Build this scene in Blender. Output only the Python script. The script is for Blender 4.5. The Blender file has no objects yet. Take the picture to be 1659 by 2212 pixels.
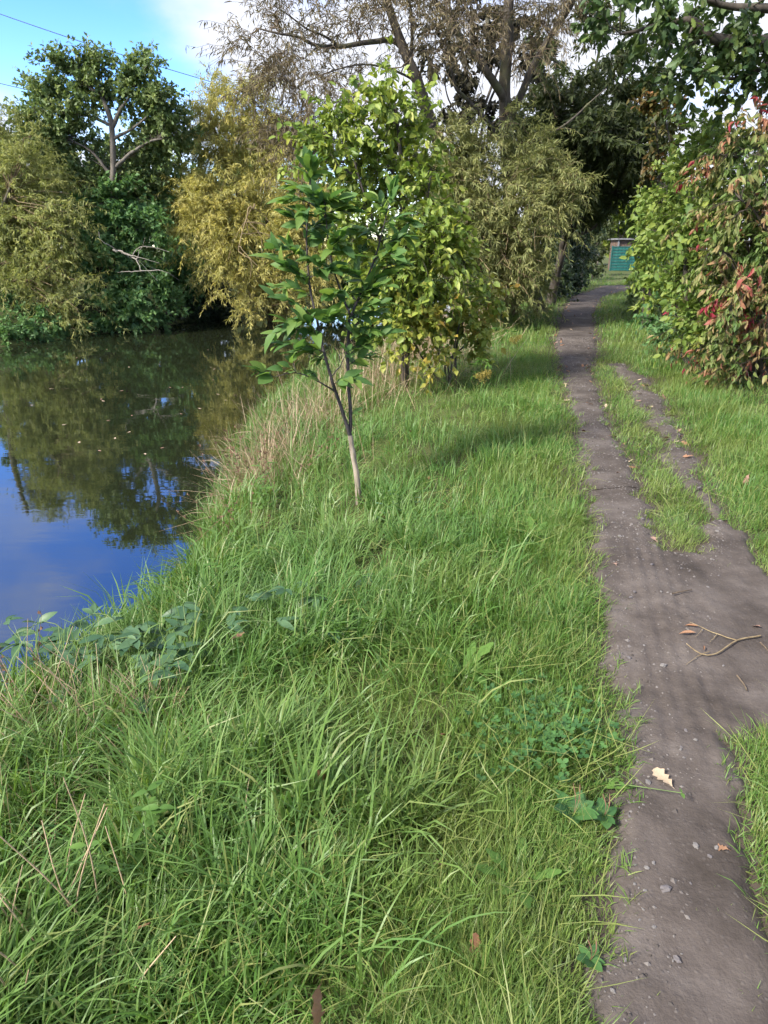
import bpy, math
import numpy as np
from mathutils import Matrix, Vector

rng = np.random.default_rng(11)
SC = bpy.context.scene
COL = SC.collection
R = math.radians

# ------------------------------------------------------------------ camera
CAM_H, PITCH, FPX = 1.6, R(21.2), 1475.0
cam_d = bpy.data.cameras.new('camera')
cam = bpy.data.objects.new('camera', cam_d)
COL.objects.link(cam)
cam.location = (0, 0, CAM_H)
cam.rotation_euler = (R(90) - PITCH, 0, 0)
cam_d.sensor_fit = 'VERTICAL'
cam_d.sensor_height = 36.0
cam_d.lens = 24.0
cam_d.clip_start = 0.05
cam_d.clip_end = 2000
SC.camera = cam

# ------------------------------------------------------------------ world, sun, exposure
SUN_EL, SUN_AZ = R(38), R(-125)         # azimuth from +Y towards +X: behind the camera, to the left
sun_dir = Vector((math.sin(SUN_AZ) * math.cos(SUN_EL), math.cos(SUN_AZ) * math.cos(SUN_EL), math.sin(SUN_EL)))
W = bpy.data.worlds.new('World')
SC.world = W
W.use_nodes = True
wn, wl = W.node_tree.nodes, W.node_tree.links
wn.clear()
wo = wn.new('ShaderNodeOutputWorld')
bg = wn.new('ShaderNodeBackground')
sky = wn.new('ShaderNodeTexSky')
sky.sky_type = 'NISHITA'
sky.sun_disc = False
sky.altitude = 0
sky.sun_elevation = SUN_EL
sky.sun_rotation = SUN_AZ
sky.air_density = 1.0
sky.dust_density = 0.1
sky.ozone_density = 2.5
bg.inputs['Strength'].default_value = 0.15
tc = wn.new('ShaderNodeTexCoord')
sep = wn.new('ShaderNodeSeparateXYZ')
wl.new(tc.outputs['Generated'], sep.inputs[0])
def wmath(op, a, b):
    n = wn.new('ShaderNodeMath'); n.operation = op
    for i, v in enumerate((a, b)):
        if isinstance(v, (int, float)): n.inputs[i].default_value = v
        else: wl.new(v, n.inputs[i])
    return n.outputs[0]
den = wmath('ADD', wmath('MAXIMUM', sep.outputs[2], 0.0), 0.38)
cmb = wn.new('ShaderNodeCombineXYZ')
wl.new(wmath('DIVIDE', sep.outputs[0], den), cmb.inputs[0])
wl.new(wmath('DIVIDE', sep.outputs[1], den), cmb.inputs[1])
mp = wn.new('ShaderNodeMapping')
mp.inputs['Location'].default_value = (1.962, 4.986, 0.0)
wl.new(cmb.outputs[0], mp.inputs[0])
cn = wn.new('ShaderNodeTexNoise')
cn.inputs['Scale'].default_value = 1.0
cn.inputs['Detail'].default_value = 7
cn.inputs['Roughness'].default_value = 0.5
wl.new(mp.outputs[0], cn.inputs['Vector'])
cr = wn.new('ShaderNodeValToRGB')
cr.color_ramp.elements[0].position = 0.37
cr.color_ramp.elements[1].position = 0.51
cr.color_ramp.interpolation = 'EASE'
wl.new(cn.outputs['Fac'], cr.inputs[0])
cmix = wn.new('ShaderNodeMixRGB')
cmix.inputs[2].default_value = (1.6, 1.66, 1.85, 1)
wl.new(cr.outputs[0], cmix.inputs[0])
hsv = wn.new('ShaderNodeHueSaturation')
hsv.inputs['Hue'].default_value = 0.522
hsv.inputs['Saturation'].default_value = 1.38
hsv.inputs['Value'].default_value = 0.68
wl.new(sky.outputs[0], hsv.inputs['Color'])
wl.new(hsv.outputs[0], cmix.inputs[1])
wl.new(cmix.outputs[0], bg.inputs['Color'])
wl.new(bg.outputs[0], wo.inputs[0])

sun_l = bpy.data.lights.new('sun', 'SUN')
sun_l.energy = 2.3
sun_l.angle = R(11)
sun_l.color = (1.0, 0.93, 0.80)
sun = bpy.data.objects.new('sun', sun_l)
COL.objects.link(sun)
sun.rotation_euler = (-sun_dir).to_track_quat('-Z', 'Y').to_euler()

SC.view_settings.view_transform = 'Standard'
SC.view_settings.look = 'None'
SC.view_settings.exposure = 2.15
SC.view_settings.gamma = 1
SC.cycles.use_denoising = True
SC.cycles.max_bounces = 4
SC.cycles.diffuse_bounces = 3
SC.cycles.glossy_bounces = 3
SC.cycles.transmission_bounces = 3
SC.cycles.transparent_max_bounces = 6
SC.cycles.use_adaptive_sampling = True
SC.cycles.adaptive_threshold = 0.04
SC.cycles.caustics_reflective = False
SC.cycles.caustics_refractive = False

# ------------------------------------------------------------------ helpers
CP, SP = math.cos(PITCH), math.sin(PITCH)
def P(px, py, d):
    """point seen at photo position (px, py) on the upright plane d metres ahead"""
    x = (px - 829.5) / FPX; y = (1106 - py) / FPX
    ry = y * SP + CP; rz = y * CP - SP
    t = d / ry
    return np.array([x * t, d, CAM_H + rz * t])
def GP(px, py, z=0.0):
    x = (px - 829.5) / FPX; y = (1106 - py) / FPX
    ry = y * SP + CP; rz = y * CP - SP
    t = (z - CAM_H) / rz
    return np.array([x * t, ry * t, z])
def unit(v):
    return v / np.maximum(np.linalg.norm(v, axis=-1, keepdims=True), 1e-9)
def rand_unit(n):
    return unit(rng.normal(size=(n, 3)))
def project(p):
    q = p - np.array([0, 0, CAM_H])
    f = q[:, 1] * CP - q[:, 2] * SP
    u = q[:, 1] * SP + q[:, 2] * CP
    f = np.where(f < 0.05, 0.05, f)
    return 829.5 + FPX * q[:, 0] / f, 1106 - FPX * u / f, f

def props(o, label=None, cat=None, group=None, kind=None):
    if label: o['label'] = label
    if cat: o['category'] = cat
    if group: o['group'] = group
    if kind: o['kind'] = kind
    return o
def empty(name, loc, label, cat, group=None):
    o = bpy.data.objects.new(name, None)
    COL.objects.link(o)
    o.empty_display_size = 0.2
    o.location = tuple(float(v) for v in loc)
    return props(o, label, cat, group)
def link(name, me, parent=None, matrix=None):
    o = bpy.data.objects.new(name, me)
    COL.objects.link(o)
    if matrix is not None: o.matrix_world = matrix
    if parent is not None:
        o.parent = parent
        o.matrix_parent_inverse = Matrix.Translation(-parent_origin(parent))
    return o
def parent_origin(p):
    return Vector(p.location) if p.type == 'EMPTY' else Vector((0, 0, 0))

class Acc:
    """collects vertices and faces (numpy) for one mesh"""
    def __init__(self): self.v = []; self.f = []; self.r = []; self.n = 0; self.m = []
    def add(self, V, F, rnd=None, mat=0):
        V = np.asarray(V, float).reshape(-1, 3); F = np.asarray(F, int)
        self.v.append(V); self.f.append(F + self.n)
        if rnd is None: rnd = rng.random(len(F))
        self.r.append(np.broadcast_to(np.asarray(rnd, float), (len(F),)))
        self.m.append(np.full(len(F), mat, int))
        self.n += len(V)
    def mesh(self, name, mats, smooth=True):
        me = bpy.data.meshes.new(name)
        if self.n == 0: return me
        V = np.concatenate(self.v)
        tot = np.concatenate([np.full(len(f), f.shape[1], int) for f in self.f])
        idx = np.concatenate([f.ravel() for f in self.f])
        start = np.concatenate([[0], np.cumsum(tot)[:-1]])
        me.vertices.add(len(V)); me.vertices.foreach_set('co', V.ravel().astype(np.float32))
        me.loops.add(len(idx)); me.loops.foreach_set('vertex_index', idx.astype(np.int32))
        me.polygons.add(len(tot))
        me.polygons.foreach_set('loop_start', start.astype(np.int32))
        me.polygons.foreach_set('loop_total', tot.astype(np.int32))
        me.polygons.foreach_set('use_smooth', np.full(len(tot), smooth, bool))
        me.polygons.foreach_set('material_index', np.concatenate(self.m).astype(np.int32))
        a = me.attributes.new('rnd', 'FLOAT', 'FACE')
        a.data.foreach_set('value', np.concatenate(self.r).astype(np.float32))
        me.update(calc_edges=True)
        for m in (mats if isinstance(mats, (list, tuple)) else [mats]): me.materials.append(m)
        return me
    def build(self, name, mats, parent=None, smooth=True):
        return link(name, self.mesh(name, mats, smooth), parent)

def tubes(acc, C, Rr, k=5, rnd=None):
    """C (N,S,3) centre lines, Rr (N,S) radii"""
    C = np.asarray(C, float); Rr = np.asarray(Rr, float)
    N, S, _ = C.shape
    T = unit(np.gradient(C, axis=1))
    ref = np.broadcast_to(unit(np.array([[0.31, 0.87, 0.12]])), T.shape).copy()
    bad = np.abs((T * ref).sum(-1)) > 0.93
    ref[bad] = unit(np.array([0.9, -0.2, 0.3]))
    U = unit(np.cross(T, ref)); Wv = np.cross(T, U)
    a = np.arange(k) * 2 * np.pi / k
    ring = (U[:, :, None, :] * np.cos(a)[None, None, :, None] + Wv[:, :, None, :] * np.sin(a)[None, None, :, None])
    V = C[:, :, None, :] + ring * Rr[:, :, None, None]
    base = (np.arange(N) * S * k)[:, None, None]
    s = np.arange(S - 1)[None, :, None] * k
    j = np.arange(k)[None, None, :]
    j2 = (j + 1) % k
    F = np.stack([base + s + j, base + s + j2, base + s + k + j2, base + s + k + j], -1).reshape(-1, 4)
    if rnd is not None: rnd = np.repeat(rnd, (S - 1) * k)
    acc.add(V.reshape(-1, 3), F, rnd)

def smooth_poly(pts, n=24, wig=0.0):
    """Catmull-Rom through points"""
    p = np.asarray(pts, float)
    if len(p) == 2: p = np.vstack([p[0], (p[0] + p[1]) / 2, p[1]])
    q = np.vstack([2 * p[0] - p[1], p, 2 * p[-1] - p[-2]])
    out = []
    m = len(p) - 1
    per = max(2, n // m)
    for i in range(m):
        a, b, c, d = q[i], q[i + 1], q[i + 2], q[i + 3]
        t = np.linspace(0, 1, per, endpoint=(i == m - 1))[:, None]
        out.append(0.5 * (2 * b + (c - a) * t + (2 * a - 5 * b + 4 * c - d) * t ** 2 + (3 * b - a - 3 * c + d) * t ** 3))
    o = np.vstack(out)
    if wig:
        w = rng.normal(size=(len(o), 3)) * wig
        w = (w + np.roll(w, 1, 0) + np.roll(w, -1, 0)) / 3
        w[0] = 0
        o = o + w
    return o

# value noise on numpy arrays
_perm = np.random.default_rng(3).random((64, 64))
def vnoise(x, y, s):
    x = np.asarray(x) / s; y = np.asarray(y) / s
    xi = np.floor(x).astype(int); yi = np.floor(y).astype(int)
    fx = x - xi; fy = y - yi
    fx = fx * fx * (3 - 2 * fx); fy = fy * fy * (3 - 2 * fy)
    g = lambda a, b: _perm[a % 64, b % 64]
    return (g(xi, yi) * (1 - fx) * (1 - fy) + g(xi + 1, yi) * fx * (1 - fy) + g(xi, yi + 1) * (1 - fx) * fy + g(xi + 1, yi + 1) * fx * fy) * 2 - 1
def sstep(a, b, x):
    t = np.clip((x - a) / (b - a), 0, 1)
    return t * t * (3 - 2 * t)

# leaf templates: x along the leaf 0..1, y across, z up
def blade_rows(ws, xs, droop, fold):
    V = []; F = []
    for x, w in zip(xs, ws):
        z = -droop * x * x
        V += [(x, w, z + fold * w), (x, 0, z), (x, -w, z + fold * w)]
    for i in range(len(xs) - 1):
        a = 3 * i; b = a + 3
        F += [(a, a + 1, b + 1, b), (a + 1, a + 2, b + 2, b + 1)]
    return np.array(V), np.array(F)
T_OVATE = [blade_rows([.012, .15, .21, .20, .145, .07, .004], [0, .16, .34, .55, .75, .9, 1], d, f) for d, f in ((.28, .25), (.45, .35), (.12, .18), (.6, .45))]
T_WILLOW = (np.array([(0, 0, 0), (.42, .085, .03), (1, 0, -.14), (.42, -.085, .03)]), np.array([(0, 2, 1), (0, 3, 2)]))
T_QUAD = (np.array([(0, 0, 0), (.46, .31, .05), (1, 0, -.14), (.46, -.31, .05)]), np.array([(0, 2, 1), (0, 3, 2)]))
T_WILLOW2 = (T_WILLOW[0] * [1, 2.0, 1], T_WILLOW[1])
T_BROAD = (np.array([(0, 0, 0), (.3, .30, .05), (.72, .24, .0), (1, 0, -.16), (.72, -.24, .0), (.3, -.30, .05)]), np.array([(0, 3, 2, 1), (0, 5, 4, 3)]))
T_LANCE = (np.array([(0, 0, 0), (.35, .19, .06), (.7, .14, .0), (1, 0, -.22), (.7, -.14, .0), (.35, -.19, .06)]), np.array([(0, 3, 2, 1), (0, 5, 4, 3)]))
def lobed(side, curl):
    V = [(0, 0, 0)] + [(x, 0, -curl * x * x) for x in (.25, .5, .75, 1)]
    F = []
    for sg in (1, -1):
        ids = []
        for x, w in side:
            ids.append(len(V)); V.append((x, sg * w, -curl * x * x + .22 * w * (1 if curl < .2 else -.6)))
        prev = 0
        ms = [0, 1, 1, 2, 2, 3, 3, 4]
        for n_, i in enumerate(ids):
            mid = ms[min(n_, 7)]
            if n_ == 0: F.append((0, 1, i) if sg < 0 else (0, i, 1))
            else:
                p = ids[n_ - 1]; m = max(1, mid)
                m0 = max(1, ms[min(n_ - 1, 7)])
                if m != m0:
                    F.append((m0, m, p) if sg < 0 else (m0, p, m))
                F.append((m, i, p) if sg < 0 else (m, p, i))
        F.append((4, 3, ids[-1]) if sg > 0 else (3, 4, ids[-1]))
    return np.array(V, float), np.array(F)
OAK_SIDE = [(.12, .06), (.27, .19), (.36, .11), (.50, .27), (.60, .15), (.74, .26), (.83, .14), (.95, .12)]
GUEL_SIDE = [(.02, .15), (.10, .42), (.30, .28), (.42, .50), (.52, .27), (.68, .27), (.80, .16), (.92, .08)]
T_OAK = [lobed(OAK_SIDE, c) for c in (.08, .3)]
T_GUELDER = [lobed(GUEL_SIDE, c) for c in (.1, .35)]

def frame_of(axis, nrm):
    axis = unit(axis)
    nrm = unit(nrm - (nrm * axis).sum(-1, keepdims=True) * axis)
    return axis, np.cross(nrm, axis), nrm
def leaves(acc, tmpl, pos, axis, nrm, size, rnd):
    TV, TF = tmpl
    A, S, Nn = frame_of(axis, nrm)
    V = pos[:, None, :] + size[:, None, None] * (TV[None, :, 0:1] * A[:, None] + TV[None, :, 1:2] * S[:, None] + TV[None, :, 2:3] * Nn[:, None])
    n, k = len(pos), len(TV)
    F = (np.arange(n) * k)[:, None, None] + TF[None]
    acc.add(V.reshape(-1, 3), F.reshape(-1, TF.shape[1]), np.repeat(rnd, len(TF)))
def tmpl_mesh(name, tmpl, mat):
    a = Acc(); a.add(tmpl[0], tmpl[1], 0.5)
    return a.mesh(name, mat)

# ------------------------------------------------------------------ materials
def new_mat(name):
    m = bpy.data.materials.new(name); m.use_nodes = True
    nt = m.node_tree; nt.nodes.clear()
    return m, nt.nodes, nt.links
def ramp_node(N, cols, pos=None):
    r = N.new('ShaderNodeValToRGB')
    el = r.color_ramp.elements
    n = len(cols)
    pos = pos or [i / (n - 1) for i in range(n)]
    while len(el) < n: el.new(0.5)
    for e, c, p in zip(el, cols, pos): e.position = p; e.color = (*c, 1)
    return r
def leaf_mat(name, cols, pos=None, trans=0.35, rough=0.5, spec=0.3, per_object=False, tr_tint=(1.1, 1.15, 0.75), patchy=0.0):
    m, N, L = new_mat(name)
    out = N.new('ShaderNodeOutputMaterial')
    r = ramp_node(N, cols, pos)
    if per_object:
        src = N.new('ShaderNodeObjectInfo').outputs['Random']
    else:
        at = N.new('ShaderNodeAttribute'); at.attribute_name = 'rnd'
        src = at.outputs['Fac']
    if patchy:      # whole sprays turn colour together
        pg = N.new('ShaderNodeNewGeometry'); pn = N.new('ShaderNodeTexNoise'); pn.inputs['Scale'].default_value = 1.9; pn.inputs['Detail'].default_value = 2
        L.new(pg.outputs['Position'], pn.inputs['Vector'])
        pm = N.new('ShaderNodeMapRange'); pm.inputs[1].default_value = .3; pm.inputs[2].default_value = .7
        L.new(pn.outputs['Fac'], pm.inputs[0])
        mxp = N.new('ShaderNodeMix'); mxp.inputs[0].default_value = patchy
        L.new(src, mxp.inputs[2]); L.new(pm.outputs[0], mxp.inputs[3]); src = mxp.outputs[0]
    L.new(src, r.inputs[0])
    # fine blotches
    tcn = N.new('ShaderNodeTexCoord')
    nz = N.new('ShaderNodeTexNoise'); nz.inputs['Scale'].default_value = 22; nz.inputs['Detail'].default_value = 2
    L.new(tcn.outputs['Object'], nz.inputs['Vector'])
    mr = N.new('ShaderNodeMapRange'); mr.inputs[3].default_value = 0.72; mr.inputs[4].default_value = 1.28
    L.new(nz.outputs['Fac'], mr.inputs[0])
    mul = N.new('ShaderNodeVectorMath'); mul.operation = 'SCALE'
    L.new(r.outputs[0], mul.inputs[0]); L.new(mr.outputs[0], mul.inputs['Scale'])
    b = N.new('ShaderNodeBsdfPrincipled')
    b.inputs['Roughness'].default_value = rough
    b.inputs['Specular IOR Level'].default_value = spec
    L.new(mul.outputs[0], b.inputs['Base Color'])
    if trans > 0:
        t = N.new('ShaderNodeBsdfTranslucent')
        tm = N.new('ShaderNodeVectorMath'); tm.operation = 'MULTIPLY'
        L.new(mul.outputs[0], tm.inputs[0]); tm.inputs[1].default_value = tr_tint
        L.new(tm.outputs[0], t.inputs[0])
        mx = N.new('ShaderNodeMixShader'); mx.inputs[0].default_value = trans
        L.new(b.outputs[0], mx.inputs[1]); L.new(t.outputs[0], mx.inputs[2])
        L.new(mx.outputs[0], out.inputs[0])
    else:
        L.new(b.outputs[0], out.inputs[0])
    return m
def bark_mat(name, c1, c2, scale=14, bump=0.5, lichen=None):
    m, N, L = new_mat(name)
    out = N.new('ShaderNodeOutputMaterial'); b = N.new('ShaderNodeBsdfPrincipled')
    b.inputs['Roughness'].default_value = 0.85
    tcn = N.new('ShaderNodeTexCoord'); mpn = N.new('ShaderNodeMapping')
    mpn.inputs['Scale'].default_value = (1, 1, 0.22)
    L.new(tcn.outputs['Object'], mpn.inputs[0])
    nz = N.new('ShaderNodeTexNoise'); nz.inputs['Scale'].default_value = scale; nz.inputs['Detail'].default_value = 8; nz.inputs['Roughness'].default_value = .65
    L.new(mpn.outputs[0], nz.inputs['Vector'])
    r = ramp_node(N, [c1, c2], [.35, .68])
    L.new(nz.outputs['Fac'], r.inputs[0])
    col = r.outputs[0]
    if lichen:
        n2 = N.new('ShaderNodeTexNoise'); n2.inputs['Scale'].default_value = 3.2; n2.inputs['Detail'].default_value = 5
        L.new(tcn.outputs['Object'], n2.inputs['Vector'])
        r2 = ramp_node(N, [(0, 0, 0), (1, 1, 1)], [.5, .64])
        L.new(n2.outputs['Fac'], r2.inputs[0])
        mx = N.new('ShaderNodeMixRGB'); mx.inputs[2].default_value = (*lichen, 1)
        L.new(r2.outputs[0], mx.inputs[0]); L.new(col, mx.inputs[1]); col = mx.outputs[0]
    L.new(col, b.inputs['Base Color'])
    bp = N.new('ShaderNodeBump'); bp.inputs['Strength'].default_value = bump; bp.inputs['Distance'].default_value = 0.02
    L.new(nz.outputs['Fac'], bp.inputs['Height']); L.new(bp.outputs[0], b.inputs['Normal'])
    L.new(b.outputs[0], out.inputs[0])
    return m
def plain(name, c, rough=.6, var=.2, scale=20, metal=0):
    m, N, L = new_mat(name)
    out = N.new('ShaderNodeOutputMaterial'); b = N.new('ShaderNodeBsdfPrincipled')
    b.inputs['Roughness'].default_value = rough; b.inputs['Metallic'].default_value = metal
    tcn = N.new('ShaderNodeTexCoord')
    nz = N.new('ShaderNodeTexNoise'); nz.inputs['Scale'].default_value = scale; nz.inputs['Detail'].default_value = 5
    L.new(tcn.outputs['Object'], nz.inputs['Vector'])
    r = ramp_node(N, [tuple(v * (1 - var) for v in c), tuple(min(1, v * (1 + var)) for v in c)], [.3, .7])
    L.new(nz.outputs['Fac'], r.inputs[0]); L.new(r.outputs[0], b.inputs['Base Color'])
    bp = N.new('ShaderNodeBump'); bp.inputs['Strength'].default_value = .3; bp.inputs['Distance'].default_value = .005
    L.new(nz.outputs['Fac'], bp.inputs['Height']); L.new(bp.outputs[0], b.inputs['Normal'])
    L.new(b.outputs[0], out.inputs[0])
    return m
M = {}
M['bark_willow'] = bark_mat('bark_willow', (.036, .029, .025), (.11, .092, .076), 16, .6, (.10, .10, .055))
M['bark_dark'] = bark_mat('bark_dark', (.03, .024, .02), (.09, .075, .06), 14, .5)
M['bark_grey'] = bark_mat('bark_grey', (.075, .066, .056), (.185, .165, .145), 12, .4)
M['bark_sapling'] = bark_mat('bark_sapling', (.025, .021, .024), (.075, .062, .066), 40, .3)
M['bark_pale'] = bark_mat('bark_pale', (.17, .14, .11), (.34, .29, .23), 30, .3)
M['twig_tan'] = bark_mat('twig_tan', (.14, .10, .055), (.27, .21, .12), 30, .2)
M['twig_brown'] = bark_mat('twig_brown', (.07, .05, .035), (.16, .12, .08), 30, .2)
M['dead_wood'] = bark_mat('dead_wood', (.20, .18, .155), (.36, .33, .29), 20, .2)

# ------------------------------------------------------------------ terrain
BANK_Y = np.array([-60, -5, 0, 2.6, 3.0, 3.4, 3.9, 4.7, 6.0, 8.0, 10.9, 13.7, 17, 18.5, 22.9, 27, 40, 80, 300])
BANK_X = np.array([-14, -2.4, -1.8, -1.42, -1.27, -1.1, -1.0, -.98, -1.1, -1.3, -1.1, -.3, .8, 1.6, 3.7, 5.3, 9.0, 15, 40])
FAR_Y = np.array([-200, -20, 10, 17.9, 21, 26, 35, 45, 80, 300])
FAR_X = np.array([-100, -26, -13.2, -9.9, -8.2, -6.1, -2.0, .5, 5, 22])
def bank_s(x, y):
    return (np.interp(y, BANK_Y, BANK_X) - x) * 0.92
def terrain(x, y):
    s = bank_s(x, y) + 0.10 * vnoise(x, y, 0.9)
    near = -0.30 * sstep(-2.0, 0.1, s) - 1.0 * sstep(0.0, 1.1, s) - 0.6 * sstep(0.9, 2.5, s)
    sf = (np.interp(y, FAR_Y, FAR_X) - x) * 0.9 + 0.25 * vnoise(x, y, 2.3)
    far = -1.7 + 0.9 * sstep(-1.6, 0.0, sf) + 0.95 * sstep(0.0, 1.5, sf) + 0.7 * sstep(1.5, 18, sf)
    h = np.maximum(near, far)
    return h + 0.018 * vnoise(x, y, 0.45) + 0.03 * vnoise(x + 7, y, 1.7)
def at_ground(x, y):
    return float(terrain(np.array([x]), np.array([y]))[0])

main_poly = np.array([(.38, -1.5), (.42, .3), (.49, 1.0), (.60, 1.37), (.72, 1.61), (.85, 2.05), (.95, 2.51), (1.12, 3.17), (1.37, 4.18), (1.60, 5.2),
    (1.92, 6.8), (2.49, 9.58), (3.08, 12.55), (4.18, 16.77), (6.56, 24.97), (9.4, 31.0), (13, 33.4), (20, 35.2),
    (20, 34), (13.2, 32.2), (10.4, 29.8), (7.35, 24.2), (5.25, 17.96), (3.82, 12.55), (3.4, 11.1), (2.87, 9.58), (2.25, 6.8), (1.92, 5.2), (1.71, 4.18), (1.56, 3.46),
    (1.74, 3.42), (1.89, 3.58), (2.08, 4.35), (2.35, 5.47), (2.66, 6.8), (3.03, 8.55), (3.3, 9.98), (3.5, 10.0), (3.22, 8.25), (2.84, 6.6), (2.52, 5.47),
    (2.34, 4.85), (2.22, 4.09), (2.1, 3.65), (1.98, 3.3), (1.98, 3.05), (2.25, 2.85), (2.35, 2.5), (1.95, 2.2), (1.42, 2.06), (1.19, 1.93),
    (1.09, 1.67), (.96, 1.26), (.89, 1.0), (.85, .3), (.8, -1.5)])
def path_sd(x, y):
    """signed distance to the bare path, negative inside"""
    x = np.asarray(x, float).ravel(); y = np.asarray(y, float).ravel()
    a = main_poly; b = np.roll(a, -1, 0)
    d2 = np.full(x.shape, 1e9); ins = np.zeros(x.shape, bool)
    for (ax, ay), (bx, by) in zip(a, b):
        ex, ey = bx - ax, by - ay
        t = np.clip(((x - ax) * ex + (y - ay) * ey) / (ex * ex + ey * ey), 0, 1)
        d2 = np.minimum(d2, (x - ax - t * ex) ** 2 + (y - ay - t * ey) ** 2)
        c = ((ay > y) != (by > y)) & (x < (bx - ax) * (y - ay) / (by - ay if by != ay else 1e-9) + ax)
        ins ^= c
    d = np.sqrt(d2)
    sd = np.where(ins, -d, d)
    tr = (y > 3.75) & (y < 10.3) & (x > np.interp(y, [3.46, 4.18, 5.2, 6.8, 9.58, 10.5], [1.72, 1.86, 2.1, 2.44, 3.05, 3.3]))
    sd = sd + np.where(tr, .02 + .10 * vnoise(x + 1, y + 3, .55) + .05 * vnoise(x, y, .18), 0)
    return sd + 0.04 * vnoise(x, y, .22) + 0.03 * vnoise(x + 3, y + 9, .07)

def grid_mesh(xs, ys, zf):
    X, Y = np.meshgrid(xs, ys)
    Z = zf(X.ravel(), Y.ravel())
    V = np.stack([X.ravel(), Y.ravel(), Z], -1)
    nx, ny = len(xs), len(ys)
    i = np.arange(nx - 1)[None, :]; j = np.arange(ny - 1)[:, None] * nx
    F = np.stack([j + i, j + i + 1, j + i + nx + 1, j + i + nx], -1).reshape(-1, 4)
    return V, F
def axis_pts(lo, hi, d0, growth):
    out = [0.0]; d = d0
    while out[-1] < hi: out.append(out[-1] + d); d *= growth
    neg = [0.0]; d = d0
    while neg[-1] > lo: neg.append(neg[-1] - d); d *= growth
    return np.array(sorted(set(neg + out)))

def soil_mat():
    m, N, L = new_mat('meadow_soil')
    out = N.new('ShaderNodeOutputMaterial'); b = N.new('ShaderNodeBsdfPrincipled')
    b.inputs['Roughness'].default_value = .95; b.inputs['Specular IOR Level'].default_value = .15
    tcn = N.new('ShaderNodeTexCoord')
    nz = N.new('ShaderNodeTexNoise'); nz.inputs['Scale'].default_value = 3; nz.inputs['Detail'].default_value = 10; nz.inputs['Roughness'].default_value = .7
    L.new(tcn.outputs['Object'], nz.inputs['Vector'])
    r = ramp_node(N, [(.045, .042, .022), (.07, .085, .03), (.10, .13, .04)], [.3, .5, .75])
    L.new(nz.outputs['Fac'], r.inputs[0])
    ba = N.new('ShaderNodeAttribute'); ba.attribute_name = 'bare'
    mxb = N.new('ShaderNodeMixRGB'); mxb.inputs[2].default_value = (.075, .060, .050, 1)
    L.new(ba.outputs['Fac'], mxb.inputs[0]); L.new(r.outputs[0], mxb.inputs[1]); L.new(mxb.outputs[0], b.inputs['Base Color'])
    bp = N.new('ShaderNodeBump'); bp.inputs['Strength'].default_value = .6; bp.inputs['Distance'].default_value = .03
    L.new(nz.outputs['Fac'], bp.inputs['Height']); L.new(bp.outputs[0], b.inputs['Normal'])
    L.new(b.outputs[0], out.inputs[0])
    return m
xs = axis_pts(-320, 320, .09, 1.06); ys = axis_pts(-220, 600, .09, 1.05)
V, F = grid_mesh(xs, ys + 2.0, terrain)
a = Acc(); a.add(V, F)
ground = props(a.build('ground', soil_mat()), kind='structure')
ga_ = ground.data.attributes.new('bare', 'FLOAT', 'POINT')
near_ = np.abs(V[:, 1] - 20) < 30
bare_ = np.zeros(len(V)); bare_[near_] = 1 - sstep(.05, .4, path_sd(V[near_, 0], V[near_, 1]))
ga_.data.foreach_set('value', bare_.astype(np.float32))

# water
def water_mat():
    m, N, L = new_mat('river_water')
    out = N.new('ShaderNodeOutputMaterial')
    tcn = N.new('ShaderNodeTexCoord')
    mpn = N.new('ShaderNodeMapping'); mpn.inputs['Scale'].default_value = (.55, 1.5, 1)
    mpn.inputs['Rotation'].default_value = (0, 0, R(8))
    L.new(tcn.outputs['Object'], mpn.inputs[0])
    n1 = N.new('ShaderNodeTexNoise'); n1.inputs['Scale'].default_value = 3.0; n1.inputs['Detail'].default_value = 3
    n2 = N.new('ShaderNodeTexNoise'); n2.inputs['Scale'].default_value = .5; n2.inputs['Detail'].default_value = 2
    L.new(mpn.outputs[0], n1.inputs['Vector']); L.new(tcn.outputs['Object'], n2.inputs['Vector'])
    mu = N.new('ShaderNodeMath'); mu.operation = 'MULTIPLY'
    L.new(n1.outputs['Fac'], mu.inputs[0]); L.new(n2.outputs['Fac'], mu.inputs[1])
    bp = N.new('ShaderNodeBump'); bp.inputs['Strength'].default_value = .12; bp.inputs['Distance'].default_value = .02
    L.new(mu.outputs[0], bp.inputs['Height'])
    fr = N.new('ShaderNodeFresnel'); fr.inputs['IOR'].default_value = 2.7
    L.new(bp.outputs[0], fr.inputs['Normal'])
    gl = N.new('ShaderNodeBsdfGlossy'); gl.inputs['Roughness'].default_value = .02
    gl.inputs['Color'].default_value = (.92, .95, 1, 1)
    L.new(bp.outputs[0], gl.inputs['Normal'])
    df = N.new('ShaderNodeBsdfDiffuse'); df.inputs['Color'].default_value = (.014, .018, .009, 1)
    mx = N.new('ShaderNodeMixShader')
    L.new(fr.outputs[0], mx.inputs[0]); L.new(df.outputs[0], mx.inputs[1]); L.new(gl.outputs[0], mx.inputs[2])
    L.new(mx.outputs[0], out.inputs[0])
    return m
WZ = -0.8
a = Acc()
a.add([(-110, -60, WZ), (60, -60, WZ), (60, 140, WZ), (-110, 140, WZ)], [(0, 1, 2, 3)])
props(a.build('river', water_mat()), kind='structure')

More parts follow.
